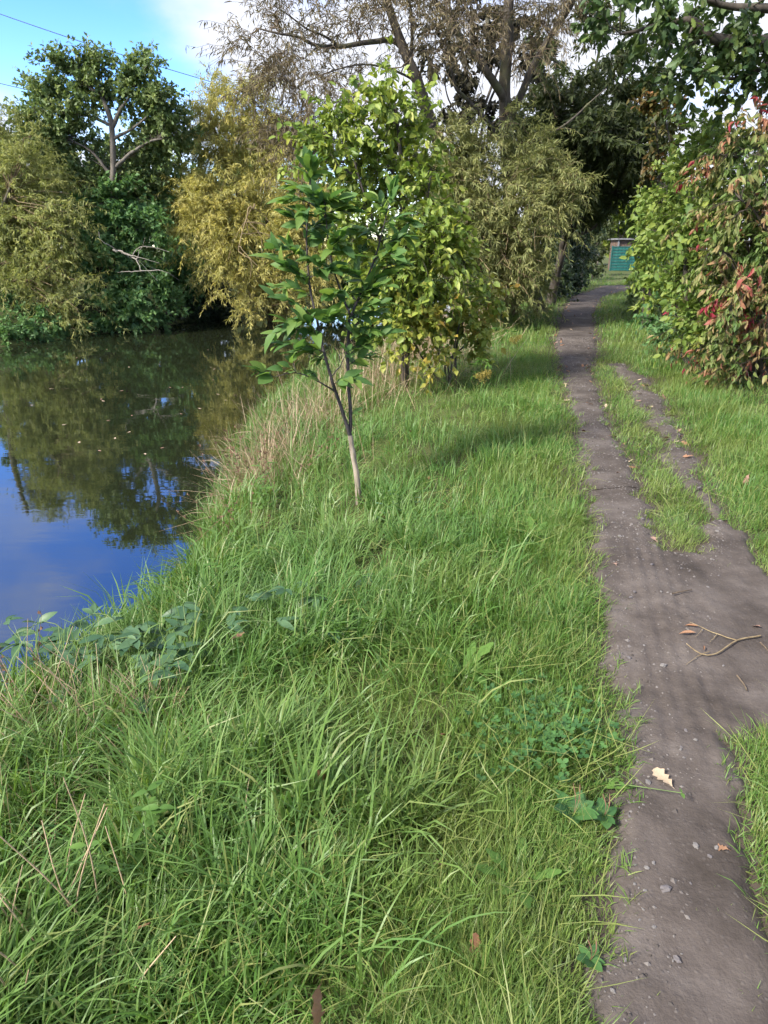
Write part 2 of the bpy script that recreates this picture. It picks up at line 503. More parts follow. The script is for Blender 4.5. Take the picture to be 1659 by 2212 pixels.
# path
def dirt_mat():
    m, N, L = new_mat('trodden_dirt')
    out = N.new('ShaderNodeOutputMaterial'); b = N.new('ShaderNodeBsdfPrincipled')
    b.inputs['Roughness'].default_value = .9; b.inputs['Specular IOR Level'].default_value = .2
    tcn = N.new('ShaderNodeTexCoord')
    def noise(s, d, rr=.6):
        n = N.new('ShaderNodeTexNoise'); n.inputs['Scale'].default_value = s; n.inputs['Detail'].default_value = d; n.inputs['Roughness'].default_value = rr
        L.new(tcn.outputs['Object'], n.inputs['Vector']); return n
    n1 = noise(2.6, 12, .68); n2 = noise(60, 4, .7)
    r = ramp_node(N, [(.038, .031, .027), (.080, .067, .061), (.138, .119, .110)], [.3, .5, .72])
    L.new(n1.outputs['Fac'], r.inputs[0])
    vo = N.new('ShaderNodeTexVoronoi'); vo.inputs['Scale'].default_value = 55
    L.new(tcn.outputs['Object'], vo.inputs['Vector'])
    # scattered fine grit: only some cells are pale stones
    r2 = ramp_node(N, [(1, 1, 1), (0, 0, 0)], [.14, .34])
    L.new(vo.outputs['Distance'], r2.inputs[0])
    sepc = N.new('ShaderNodeSeparateColor'); L.new(vo.outputs['Color'], sepc.inputs[0])
    th = N.new('ShaderNodeMath'); th.operation = 'GREATER_THAN'; th.inputs[1].default_value = .45
    L.new(sepc.outputs[0], th.inputs[0])
    ge = N.new('ShaderNodeAttribute'); ge.attribute_name = 'grit'
    m1 = N.new('ShaderNodeMath'); m1.operation = 'MULTIPLY'; L.new(th.outputs[0], m1.inputs[0]); L.new(r2.outputs[0], m1.inputs[1])
    m2 = N.new('ShaderNodeMath'); m2.operation = 'MULTIPLY'; L.new(m1.outputs[0], m2.inputs[0]); L.new(ge.outputs['Fac'], m2.inputs[1])
    mx = N.new('ShaderNodeMixRGB'); mx.inputs[2].default_value = (.15, .135, .13, 1)
    L.new(m2.outputs[0], mx.inputs[0]); L.new(r.outputs[0], mx.inputs[1])
    L.new(mx.outputs[0], b.inputs['Base Color'])
    ad = N.new('ShaderNodeMath'); ad.operation = 'MULTIPLY_ADD'; ad.inputs[1].default_value = .8
    L.new(m2.outputs[0], ad.inputs[0]); L.new(n2.outputs['Fac'], ad.inputs[2])
    bp = N.new('ShaderNodeBump'); bp.inputs['Strength'].default_value = .7; bp.inputs['Distance'].default_value = .008
    L.new(ad.outputs[0], bp.inputs['Height']); L.new(bp.outputs[0], b.inputs['Normal'])
    L.new(b.outputs[0], out.inputs[0])
    return m
def path_z(x, y):
    sd = path_sd(x, y)
    u = x - np.interp(y, main_poly[:14, 1], main_poly[:14, 0])
    rut = .004 * np.sin(u * 2 * np.pi / .062) * sstep(.10, .16, u) * sstep(.44, .36, u) * sstep(1.5, 2.0, y) * sstep(4.0, 3.2, y) * (.6 + .6 * vnoise(x * .3, y, .5))
    bumps = .004 * vnoise(x, y, .12) + .004 * vnoise(x, y, .045) + .003 * vnoise(x, y, .4)
    return terrain(x, y) + .028 - .075 * sstep(-.06, .10, sd) + bumps + rut
pa = Acc()
def path_band(x0, x1, y0, y1, dx):
    xs_ = np.arange(x0, x1, dx); ys_ = np.arange(y0, y1 + dx * .5, dx)
    V, F = grid_mesh(xs_, ys_, lambda x, y: np.zeros_like(x))
    sd = path_sd(V[:, 0], V[:, 1])
    keep = (sd[F] < .13).all(1)
    used = np.unique(F[keep]); rm = np.full(len(V), -1); rm[used] = np.arange(len(used))
    V = V[used]; V[:, 2] = path_z(V[:, 0], V[:, 1])
    pa.add(V, rm[F[keep]])
path_band(.1, 1.5, -1.5, 1.4, .03)
path_band(.1, 2.6, 1.4, 3.8, .0155)
path_band(.8, 2.9, 3.8, 4.5, .03)
path_band(.8, 4.6, 4.5, 13.0, .04)
path_band(2.6, 24, 13.0, 44, .12)
pme = pa.mesh('path', dirt_mat())
co = np.empty(len(pme.vertices) * 3, np.float32); pme.vertices.foreach_get('co', co); co = co.reshape(-1, 3)
gr = pme.attributes.new('grit', 'FLOAT', 'POINT')
gval = np.clip(sstep(3.0, 3.8, co[:, 1]) * .9 + .18 + .5 * sstep(-.16, -.05, path_sd(co[:, 0], co[:, 1])) * vnoise(co[:, 0], co[:, 1], .35), 0, 1)
gr.data.foreach_set('value', gval.astype(np.float32))
path = link('path', pme)
props(path, kind='structure')

# ------------------------------------------------------------------ grass (instanced tufts)
def grass_mat(name, cols, trans=.4, root=(.14, .15, .05), patch=None):
    m, N, L = new_mat(name)
    out = N.new('ShaderNodeOutputMaterial')
    at = N.new('ShaderNodeAttribute'); at.attribute_name = 'rnd'
    oi = N.new('ShaderNodeObjectInfo')
    ad = N.new('ShaderNodeMath'); ad.operation = 'MULTIPLY_ADD'; ad.inputs[1].default_value = .6
    m2 = N.new('ShaderNodeMath'); m2.operation = 'MULTIPLY'; m2.inputs[1].default_value = .4
    L.new(oi.outputs['Random'], m2.inputs[0]); L.new(at.outputs['Fac'], ad.inputs[0]); L.new(m2.outputs[0], ad.inputs[2])
    r = ramp_node(N, cols)
    L.new(ad.outputs[0], r.inputs[0])
    col = r.outputs[0]
    if patch:
        ge = N.new('ShaderNodeNewGeometry')
        nz = N.new('ShaderNodeTexNoise'); nz.inputs['Scale'].default_value = .9; nz.inputs['Detail'].default_value = 3
        L.new(ge.outputs['Position'], nz.inputs['Vector'])
        r2 = ramp_node(N, [(0, 0, 0), (.75, .75, .75)], [.47, .66]); L.new(nz.outputs['Fac'], r2.inputs[0])
        mx = N.new('ShaderNodeMixRGB'); mx.inputs[2].default_value = (*patch, 1)
        L.new(r2.outputs[0], mx.inputs[0]); L.new(col, mx.inputs[1]); col = mx.outputs[0]
    b = N.new('ShaderNodeBsdfPrincipled')
    b.inputs['Roughness'].default_value = .42; b.inputs['Specular IOR Level'].default_value = .35
    t = N.new('ShaderNodeBsdfTranslucent')
    L.new(col, b.inputs['Base Color'])
    tm = N.new('ShaderNodeVectorMath'); tm.operation = 'MULTIPLY'; tm.inputs[1].default_value = (1.2, 1.2, .6)
    L.new(col, tm.inputs[0]); L.new(tm.outputs[0], t.inputs[0])
    mx = N.new('ShaderNodeMixShader'); mx.inputs[0].default_value = trans
    L.new(b.outputs[0], mx.inputs[1]); L.new(t.outputs[0], mx.inputs[2]); L.new(mx.outputs[0], out.inputs[0])
    return m
M['grass'] = grass_mat('grass', [(.05, .12, .03), (.076, .18, .04), (.115, .225, .05), (.17, .26, .062), (.36, .32, .14)], patch=(.19, .24, .07))
M['grass_long'] = grass_mat('grass_long', [(.05, .13, .036), (.08, .185, .048), (.12, .23, .058), (.17, .26, .07), (.36, .33, .15)], patch=(.155, .235, .07))
M['grass_dry'] = grass_mat('grass_dry', [(.22, .15, .10), (.34, .25, .17), (.43, .33, .23), (.28, .24, .12)], trans=.2)

def blades(acc, base, oa, Ln, lean, bend, w, seg, rnd):
    """bent tapering blades: base (n,3), heading oa, length, initial lean and bend (radians)"""
    nb = len(base)
    t = np.linspace(0, 1, seg + 1)
    th = lean[:, None] + bend[:, None] * t[None] ** 1.3
    ds = Ln[:, None] / seg
    hx = np.concatenate([np.zeros((nb, 1)), np.cumsum(np.sin(th)[:, :-1] * ds, 1)], 1)
    hz = np.concatenate([np.zeros((nb, 1)), np.cumsum(np.cos(th)[:, :-1] * ds, 1)], 1)
    C = base[:, None, :] + np.stack([hx * np.cos(oa)[:, None], hx * np.sin(oa)[:, None], hz], -1)
    C[:, :, 2] = np.maximum(C[:, :, 2], base[:, None, 2] + .004)
    tw = rng.normal(0, .6, nb)
    side = unit(np.stack([-np.sin(oa), np.cos(oa), tw], -1))
    ww = w[:, None] * np.interp(t, [0, .25, .65, 1], [.7, 1, .75, 0])[None, :-1]
    A = C[:, :-1] - side[:, None] * ww[..., None] * .5; B = C[:, :-1] + side[:, None] * ww[..., None] * .5
    V = np.concatenate([np.stack([A, B], 2).reshape(nb, -1, 3), C[:, -1:]], 1)
    k = seg * 2 + 1
    off = (np.arange(nb) * k)[:, None, None]
    i = np.arange(seg - 1) * 2
    v0 = acc.n
    acc.add(V.reshape(-1, 3), (off + np.stack([i, i + 1, i + 3, i + 2], -1)[None]).reshape(-1, 4), np.repeat(rnd, seg - 1))
    e = np.array([[2 * seg - 2, 2 * seg - 1, 2 * seg]])
    acc.add(np.zeros((0, 3)), (off + e[None]).reshape(-1, 3) + v0 - acc.n, rnd)
def cands(n, y0, y1, p=1.6, xl=-.75, xr=.75, pad=1.0):
    e = 2 - p
    y = (y0 ** e + rng.random(n) * (y1 ** e - y0 ** e)) ** (1 / e)
    return (xl + (xr - xl) * rng.random(n)) * (y + pad), y
def grass_zone(acc, acc_long, nt, y0, y1, p, per, seg, wk, back=0.):
    x, y = cands(nt, y0, y1, p, pad=1.0 + back * 2)
    y = y - back
    sd = path_sd(x, y); bs = bank_s(x, y)
    edge = np.clip(sd / .35, 0, 1)
    keep = (bs < .6) & (sd > .0) & (rng.random(nt) < .6 + .4 * edge ** .6)
    bare = vnoise(x + 2, y + 5, .33) + .5 * vnoise(x, y, .15)
    keep &= ~((bare > .75) & (rng.random(nt) < .75))
    x, y, sd, bs = x[keep], y[keep], sd[keep], bs[keep]
    n = len(x)
    left = x < np.interp(y, [0, 3, 10, 30], [.6, 1.1, 2.6, 8])
    lg = np.where(left, sstep(-2.3, -.3, bs + .45 * vnoise(x, y, .8)) * sstep(.08, .8, sd), sstep(.7, 1.7, sd) * .6)
    lg = np.clip(lg + .22 * vnoise(x + 5, y, .55), 0, 1)
    short = (sd < .16 + .10 * vnoise(x, y, .4)) | (~left & (sd < .40))
    length = np.where(short, .05 + .05 * np.clip(sd / .2, 0, 1), .11 + .165 * lg ** 1.3) * (.7 + .6 * rng.random(n))
    length *= (1 + .35 * vnoise(x + 13, y + 8, .3)) * np.where(rng.random(n) < .06, 1.5, 1)
    width = np.where(short, .0032, .0042 + .0040 * lg) * wk * (1 + .3 * vnoise(x + 21, y, .35))
    heading = 3.3 * vnoise(x + 11, y + 4, .7) + .8 * rng.normal(size=n)     # neighbours lean together
    comb = .2 + .32 * lg
    tint = np.clip(.42 + .45 * vnoise(x + 3, y + 1, .8) + .25 * vnoise(x, y + 6, .25) + .15 * rng.normal(size=n), 0, 1)
    k = per
    rep = lambda v: np.repeat(v, k)
    m = n * k
    a = rng.random(m) * 2 * np.pi
    rad = np.repeat(.035 + .05 * (1 - lg * .4), k) * np.sqrt(rng.random(m)) * wk ** .5
    bx = rep(x) + rad * np.cos(a); by = rep(y) + rad * np.sin(a)
    base = np.stack([bx, by, terrain(bx, by) - .01], -1)
    ox = np.cos(a) * 1.0 + np.cos(rep(heading)) * rep(comb) * 1.6 + .35 * rng.normal(size=m)
    oy = np.sin(a) * 1.0 + np.sin(rep(heading)) * rep(comb) * 1.6 + .35 * rng.normal(size=m)
    L = rep(length) * (.45 + .8 * rng.random(m))
    lean = np.abs(rng.normal(.25, .35, m)) + rep(short * .3)
    bend = np.clip(rng.normal(1.1 + .55 * rep(lg), .65, m), .05, 2.6)
    rnd = np.clip(.65 * rep(tint) + .35 * rng.random(m), 0, 1)
    rnd = np.where(rng.random(m) < np.where(rep(short), .12, .07), .97 + .03 * rng.random(m), rnd * .9)   # some yellowed blades
    isl = rep(lg > .45)
    for sel, A in ((~isl, acc), (isl, acc_long)):
        if sel.any():
            blades(A, base[sel], np.arctan2(oy, ox)[sel], L[sel], lean[sel], bend[sel], (rep(width) * (.6 + .8 * rng.random(m)))[sel], seg, rnd[sel])
ga, gl_ = Acc(), Acc()
grass_zone(ga, gl_, 4800, .45, 4.0, 1.1, 22, 3, 1.0)
grass_zone(ga, gl_, 900, .1, 1.75, .5, 14, 2, 1.3, 1.3)
grass_zone(ga, gl_, 5400, 4.0, 11.0, 1.2, 15, 2, 1.35)
grass_zone(ga, gl_, 4200, 11.0, 46.0, 1.35, 12, 2, 2.6)
def merged(name, accs, mats):
    o = Acc()
    for mi, A in enumerate(accs):
        V = np.concatenate(A.v)
        n0 = o.n
        first = True
        for f, r in zip(A.f, A.r):
            o.add(V if first else np.zeros((0, 3)), f + (0 if first else n0 - o.n), r, mi)
            first = False
    return o.build(name, mats)
def turf(acc, n, y0, y1, p, wide, wk, seg, kL, xr=.62):
    x, y = cands(n, y0, y1, p, 0.0, xr, .2)
    sd = path_sd(x, y)
    k = (sd > -.012 - .16 * (rng.random(n) ** 3) * (vnoise(x + 8, y, .13) > .1)) & (sd < wide * (.6 + .8 * rng.random(n))) & (bank_s(x, y) < 0)
    k &= rng.random(n) < .25 + .75 * sstep(-.01, .10 + .06 * vnoise(x, y + 4, .15), sd)
    x, y, sd = x[k], y[k], sd[k]; m = len(x)
    hd = 2.5 * vnoise(x + 4, y, .25) + 1.3 * rng.normal(size=m)
    L = kL * (.035 + .055 * np.clip(sd / .25, 0, 1)) * (.6 + .9 * rng.random(m))
    rnd = np.clip(.45 + .35 * vnoise(x + 3, y + 1, .6) + .25 * rng.normal(size=m), 0, .9)
    rnd = np.where(rng.random(m) < .12, .98, rnd)
    blades(acc, np.stack([x, y, terrain(x, y) - .004], -1), hd, L, np.abs(rng.normal(.4, .35, m)), np.clip(rng.normal(.9, .5, m), 0, 2.2), .0032 * wk * (.6 + .8 * rng.random(m)), seg, rnd)
turf(ga, 140000, .45, 4.2, 1.1, .42, 1.0, 2, 1.0, .85)
turf(ga, 70000, 4.2, 12, 1.1, .8, 1.8, 2, 1.25)
turf(ga, 50000, 12, 34, 1.1, 1.6, 3.4, 2, 1.8)
def tall_blades(acc, n):
    x, y = cands(n, .5, 9, 1.2)
    k = (bank_s(x, y) < .5) & (bank_s(x, y) > -2.6 + .5 * vnoise(x, y, .7)) & (path_sd(x, y) > .45) & (vnoise(x + 9, y + 2, .5) > -.25)
    x, y = x[k], y[k]; m = len(x)
    hd = 3 * vnoise(x + 1, y + 7, .6) + 1.0 * rng.normal(size=m)
    blades(acc, np.stack([x, y, terrain(x, y) - .01], -1), hd, rng.uniform(.22, .45, m), np.abs(rng.normal(.2, .2, m)), np.clip(rng.normal(1.5, .5, m), .4, 2.7), rng.uniform(.005, .0085, m), 6, np.where(rng.random(m) < .1, .98, .2 + .5 * rng.random(m)))
tall_blades(gl_, 5200)
def thatch(acc, n):
    x, y = cands(n, .5, 10, 1.1)
    k = (bank_s(x, y) < .3) & (path_sd(x, y) > .03); x, y = x[k], y[k]; m = len(x)
    blades(acc, np.stack([x, y, terrain(x, y) + .01 + .09 * rng.random(m)], -1), rng.random(m) * 6.28, rng.uniform(.06, .26, m), rng.normal(1.1, .35, m), rng.normal(.3, .4, m), rng.uniform(.002, .004, m), 2, np.full(m, .99))
thatch(ga, 17000)
tx, ty = cands(9000, .8, 9, 1.1, .05, .6, .2)
ts = path_sd(tx, ty); k = (ts < .01) & (ts > -.055) & (rng.random(len(tx)) < .15 + .5 * (vnoise(tx + 6, ty, .3) > .2)); tx, ty = tx[k][:260], ty[k][:260]
tx = np.repeat(tx, 9) + rng.normal(0, .012, len(tx) * 9); ty = np.repeat(ty, 9) + rng.normal(0, .012, len(ty) * 9); m_ = len(tx)
blades(ga, np.stack([tx, ty, path_z(tx, ty) - .004], -1), rng.random(m_) * 6.28, rng.uniform(.02, .075, m_), np.abs(rng.normal(.6, .4, m_)), np.clip(rng.normal(.9, .5, m_), 0, 2), rng.uniform(.002, .004, m_) * (1 + .08 * ty), 2, np.where(rng.random(m_) < .25, .98, .3 + .5 * rng.random(m_)))
g = merged('grass', (ga, gl_), [M['grass'], M['grass_long']])
props(g, 'green meadow grass covering the river bank and both verges of the path', 'grass', kind='stuff')

# dead straw along the river edge and lying in the tall grass
da = Acc()
for (px, py, rx, ry, n, L) in ((590, 960, .6, .9, 560, .52), (680, 900, .6, 1.0, 520, .56), (800, 840, .8, 1.3, 620, .62), (910, 780, .9, 1.7, 800, .72), (560, 1000, .4, .5, 350, .4),
                            (960, 720, .8, 2.0, 900, .7), (120, 1500, .5, .22, 160, .3), (330, 1560, .35, .2, 90, .25), (60, 1800, .25, .25, 70, .3), (300, 1700, .5, .3, 80, .25)):
    c = GP(px, py, -.1)
    t = rng.normal(size=(n, 2)) * .5
    bx, by = c[0] + rx * t[:, 0], c[1] + ry * t[:, 1]
    k = (bank_s(bx, by) < .75) & (path_sd(bx, by) > .6)
    bx, by = bx[k], by[k]; m = len(bx)
    hd = np.arctan2(-.2, -1) + 1.6 * rng.normal(size=m)
    blades(da, np.stack([bx, by, terrain(bx, by)], -1), hd, L * (.5 + .8 * rng.random(m)), np.abs(rng.normal(.7, .5, m)), np.clip(rng.normal(.5, .5, m), 0, 1.6),
           .0035 * np.interp(by, [2, 5, 15], [.9, 1.3, 2.4]) * (.6 + .8 * rng.random(m)), 3, rng.random(m))
props(da.build('dry_grass', M['grass_dry']), 'straw coloured dead grass stalks along the near river edge', 'dry grass', kind='stuff')

# ------------------------------------------------------------------ trees and shrubs
def C(px, py, d, rx, ry, rd=None, lai=None):
    """crown clump: centre by photo position at depth d, radii rx, ry in photo pixels, depth radius rd in metres"""
    c = P(px, py, d)
    s = (d * CP - (c[2] - CAM_H) * SP) / FPX
    return dict(c=c, r=np.array([rx * s, rd if rd else min(rx, ry) * s * 1.0, ry * s]), lai=lai)
def ivals(A, t):
    """A (N,S,3) sampled at t (N,k) -> points and tangents"""
    S = A.shape[1]
    f = np.clip(t, 0, .9999) * (S - 1)
    i = f.astype(int); w = (f - i)[..., None]
    n = np.arange(len(A))[:, None]
    return A[n, i] * (1 - w) + A[n, i + 1] * w, unit(A[n, i + 1] - A[n, i])
LK = 1.8
def grow(limbs, clumps, leaf=.1, ratio=.17, lai=2.4, twigs=8, per=18, twig_len=.5, droop=.4, up=.15, leaf_down=.3, hang=0., shell=.45, br_r=.010, tw_r=.0035, wig=.06, upturn=.25, spread=.9, size_var=.375):
    """limbs: (points, r0, r1) polylines; every clump is filled by branches that leave the nearest limb and end in leafy twigs"""
    LP, LR, limb_geo = [], [], []
    for pts, r0, r1 in limbs:
        q = smooth_poly(pts, 30, wig=r0 * .12)
        rr = np.linspace(r0, r1, len(q))
        limb_geo.append((q, rr)); LP.append(q); LR.append(rr)
    LP = np.vstack(LP); LR = np.concatenate(LR)
    out = dict(limbs=limb_geo)
    BR, TW, LPOS, LAX, LN, LS, LRND = [], [], [], [], [], [], []
    for cl in clumps:
        c, r = cl['c'], cl['r']
        area = np.pi * r[0] * r[2]
        nl = LK * (cl['lai'] or lai) * area / (.43 * leaf * leaf * ratio)
        nb = max(3, int(nl / (twigs * per)))
        e = c + rand_unit(nb) * r * (rng.random((nb, 1)) ** shell)
        dist = np.linalg.norm(e[:, None] - LP[None], axis=-1)
        dz = LP[None, :, 2] - e[:, None, 2]
        cost = dist + .9 * np.maximum(0, dz + .25 * dist * (1 - hang)) * (1 - hang) + .5 * rng.random(dist.shape) * (.3 + .15 * dist)
        si = cost.argmin(1)
        s = LP[si]
        ln = np.linalg.norm(e - s, axis=1, keepdims=True)
        mid = s + (e - s) * .5 + np.array([0, 0, 1]) * ln * upturn + rng.normal(size=(nb, 3)) * ln * .1
        t = np.linspace(0, 1, 8)[None, :, None]
        B = (1 - t) ** 2 * s[:, None] + 2 * t * (1 - t) * mid[:, None] + t * t * e[:, None]
        B[:, 1:-1] += rng.normal(size=(nb, 6, 3)) * ln[:, :, None] * wig * .5
        r0 = np.minimum(LR[si] * .6, br_r * (.6 + .5 * ln[:, 0]))
        BR.append((B, np.maximum(r0[:, None] * np.linspace(1, .25, 8)[None], tw_r)))
        tt = .28 + .72 * rng.random((nb, twigs)) ** .8
        p, tg = ivals(B, tt)
        out_dir = unit((p - c) / (r + .2))
        d = unit(tg * .7 + rng.normal(size=p.shape) * spread * .6 + out_dir * .5 + np.array([0, 0, up]))
        L = twig_len * (.45 + .8 * rng.random((nb, twigs, 1)))
        u = np.linspace(0, 1, 5)
        T = p[:, :, None] + d[:, :, None] * (L[..., None] * u[None, None, :, None]) + np.array([0, 0, -1]) * (droop * L[..., None] * (u ** 1.8)[None, None, :, None])
        T[:, :, 1:] += rng.normal(size=T[:, :, 1:].shape) * .03 * L[..., None]
        T = T.reshape(-1, 5, 3)
        TW.append((T, tw_r * np.linspace(1, .4, 5)[None] * np.ones((len(T), 1))))
        uu = .08 + .92 * rng.random((len(T), per))
        lp, lt = ivals(T, uu)
        m = lp.shape[0] * per
        lp = lp.reshape(m, 3); lt = lt.reshape(m, 3)
        ax = unit(lt * .6 + rand_unit(m) * .75 + np.array([0, 0, -leaf_down]))
        od = np.repeat(out_dir.reshape(-1, 3), per, 0)
        nn = unit(np.array([0, 0, .8]) + rand_unit(m) * .8 + od * .4)
        LPOS.append(lp); LAX.append(ax); LN.append(nn)
        LS.append(leaf * (.925 + size_var * (2 * rng.random(m) - 1)))
        brr = np.repeat(rng.random(nb), twigs * per)
        twr = np.repeat(rng.random(nb * twigs), per)
        LRND.append(np.clip(.30 * brr + .25 * twr + .45 * rng.random(m), 0, 1))
    out.update(br=BR, tw=TW, pos=np.vstack(LPOS), ax=np.vstack(LAX), nn=np.vstack(LN), size=np.concatenate(LS), rnd=np.concatenate(LRND))
    return out
def tree(name, label, cat, base, g, leafmat, tmpl, bark, twigmat=None, obj_leaf=None, n_obj=300, group=None, crown='crown', keep_twigs=1.0, front_only=False):
    """builds a thing: trunk (limbs), branch (boughs and twigs), crown (small leaves), and big leaves as parts of their own"""
    e = empty(name, base, label, cat, group)
    a = Acc()
    for q, rr in g['limbs']:
        tubes(a, q[None], rr[None], 9)
    a.build('trunk', bark, e)
    b = Acc()
    for B, Rr in g['br']: tubes(b, B[:, ::2] if base[1] > 18 else B, Rr[:, ::2] if base[1] > 18 else Rr, 3 if base[1] > 18 else 4)
    for T, Rr in g['tw']:
        k = rng.random(len(T)) < keep_twigs
        if k.any(): tubes(b, T[k], Rr[k], 3)
    b.build('branches', twigmat or bark, e)['kind'] = 'stuff'
    pos, ax, nn, size, rnd = g['pos'], g['ax'], g['nn'], g['size'], g['rnd']
    rest = np.ones(len(pos), bool)
    if obj_leaf:
        meshes = obj_leaf
        px, py, f = project(pos)
        inv = (px > 0) & (px < 1659) & (py > 0) & (py < 2212)
        score = np.where(inv, size / f * (1.0 + .6 * np.clip((base[1] + .3 - pos[:, 1]) / 1.0, -1, 1)), -1)
        pick = np.argsort(-score)[:n_obj]
        pick = pick[score[pick] > 0]
        rest[pick] = False
    crown_o = e
    if rest.any():
        c = Acc()
        ts = tmpl if isinstance(tmpl, list) else [tmpl]
        ids = np.nonzero(rest)[0]
        for i, tm in enumerate(ts):
            s = ids[i::len(ts)]
            leaves(c, tm, pos[s], ax[s], nn[s], size[s], rnd[s])
        crown_o = c.build(crown, leafmat, e)
        crown_o['kind'] = 'stuff'
    if obj_leaf:
        leaf_objects(crown_o, meshes, pos[pick], ax[pick], nn[pick], size[pick])
    return e
def leaf_objects(e, meshes, pos, ax, nn, size, name='leaf'):
    A, S, Nn = frame_of(ax, nn)
    inv = Matrix.Translation(-parent_origin(e))
    for i in range(len(pos)):
        s = float(size[i])
        o = bpy.data.objects.new(name, meshes[int(rng.integers(len(meshes)))])
        COL.objects.link(o)
        o.parent = e; o.matrix_parent_inverse = inv
        o.matrix_basis = Matrix(((A[i, 0] * s, S[i, 0] * s, Nn[i, 0] * s, pos[i, 0]), (A[i, 1] * s, S[i, 1] * s, Nn[i, 1] * s, pos[i, 1]), (A[i, 2] * s, S[i, 2] * s, Nn[i, 2] * s, pos[i, 2]), (0, 0, 0, 1)))

OLIVE = [(.17, .215, .078), (.26, .295, .105), (.36, .375, .135), (.46, .45, .165)]
GOLD = [(.27, .275, .10), (.39, .375, .135), (.50, .455, .165), (.60, .49, .135)]
M['lf_willow_olive'] = leaf_mat('willow_olive', OLIVE, trans=.35)
M['lf_willow_gold'] = leaf_mat('willow_gold', GOLD, trans=.38)
M['lf_willow_grey'] = leaf_mat('willow_grey_green', [(.115, .14, .055), (.19, .215, .08), (.28, .29, .115), (.39, .37, .16)], trans=.3)
M['lf_willow_brown'] = leaf_mat('willow_brown', [(.13, .105, .07), (.19, .155, .10), (.22, .20, .10)], trans=.3)
M['lf_alder'] = leaf_mat('alder', [(0.090, 0.149, 0.060), (0.135, 0.202, 0.078), (0.194, 0.254, 0.101), (0.254, 0.284, 0.113)], trans=.35)
M['lf_dark'] = leaf_mat('dark_green', [(0.059, 0.130, 0.052), (0.094, 0.194, 0.073), (0.145, 0.259, 0.091), (0.203, 0.308, 0.097)], trans=.35)
M['lf_shade'] = leaf_mat('shade_green', [(.014, .028, .012), (.022, .042, .018), (.035, .058, .02)], trans=.15)  # very dark greens: shade of the path tunnel and bank corner put into the colour
M['lf_bright'] = leaf_mat('bright_green', [(.06, .12, .02), (.12, .18, .025), (.2, .25, .04), (.27, .28, .045)], trans=.4)
M['lf_maple'] = leaf_mat('maple_backlit', [(.022, .022, .016), (.04, .038, .024), (.055, .055, .03)], trans=.15)  # near black leaves: the backlit silhouette is painted into the leaf colour
M['lf_tunnel_shade'] = leaf_mat('tunnel_shade_olive', [(.032, .048, .02), (.052, .072, .028), (.078, .10, .038), (.10, .092, .038)], trans=.35)  # olive darkened to carry the shade on the underside of the canopy
YG = [(.10, .15, .022), (.19, .23, .03), (.27, .29, .045), (.36, .32, .05)]
M['lf_walnut'] = leaf_mat('walnut', [(0.103, 0.180, 0.038), (0.167, 0.244, 0.045), (0.258, 0.321, 0.058), (0.386, 0.399, 0.077)], trans=.35, spec=.4)
M['lf_walnut_o'] = leaf_mat('walnut_leaf', [(0.103, 0.180, 0.038), (0.167, 0.244, 0.045), (0.258, 0.321, 0.058), (0.386, 0.399, 0.077)], trans=.35, spec=.4, per_object=True)
M['lf_sapling'] = leaf_mat('sapling_leaf', [(0.065, 0.143, 0.044), (0.091, 0.189, 0.054), (0.137, 0.240, 0.059), (0.207, 0.299, 0.065)], trans=.45, rough=.55, spec=.3, per_object=True)
M['lf_hedge'] = leaf_mat('hedge', [(.08, .15, .035), (.13, .205, .045), (.20, .265, .058), (.30, .33, .075)], trans=.35)
M['lf_hedge_o'] = leaf_mat('hedge_leaf', [(.08, .15, .035), (.14, .21, .045), (.22, .28, .06), (.33, .35, .075)], trans=.4, per_object=True)
RED = [(.08, .15, .04), (.13, .21, .055), (.22, .24, .085), (.33, .20, .11), (.30, .035, .06)]
M['lf_red'] = leaf_mat('dogwood', RED, [.1, .3, .5, .64, .8], trans=.35, patchy=.65)
M['lf_red_o'] = leaf_mat('dogwood_leaf', RED, [.1, .3, .5, .64, .8], trans=.35, per_object=True, patchy=.65)
M['lf_oak'] = leaf_mat('oak', [(0.042, 0.078, 0.029), (0.066, 0.114, 0.041), (0.096, 0.144, 0.048), (0.132, 0.174, 0.048)], trans=.25)
M['lf_oak_o'] = leaf_mat('oak_leaf', [(0.038, 0.075, 0.027), (0.060, 0.112, 0.039), (0.098, 0.150, 0.045), (0.135, 0.180, 0.045)], trans=.25, per_object=True)
M['lf_sapling_r'] = leaf_mat('sapling_rear', [(0.065, 0.143, 0.044), (0.091, 0.189, 0.054), (0.137, 0.240, 0.059), (0.207, 0.299, 0.065)], trans=.45, rough=.55, spec=.3)
MW = [tmpl_mesh('walnut_leaf', t, M['lf_walnut_o']) for t in T_OVATE]
MS = [tmpl_mesh('sapling_leaf', (t[0] * [1, k_, 1], t[1]), M['lf_sapling']) for t, k_ in zip(T_OVATE, (1.35, 1.2, 1.45, 1.25))]
MH = [tmpl_mesh('hedge_leaf', t, M['lf_hedge_o']) for t in T_GUELDER + T_OVATE[:1]]
MR = [tmpl_mesh('dogwood_leaf', t, M['lf_red_o']) for t in T_OVATE[1:]]
MO = [tmpl_mesh('oak_leaf', t, M['lf_oak_o']) for t in T_OAK]
def gz(x, y, dz=-.1):
    return np.array([x, y, at_ground(x, y) + dz])
WIL = dict(leaf=.145, ratio=.17, per=28, twigs=8, twig_len=.8, droop=.42, up=.3, leaf_down=.35, spread=1.1)

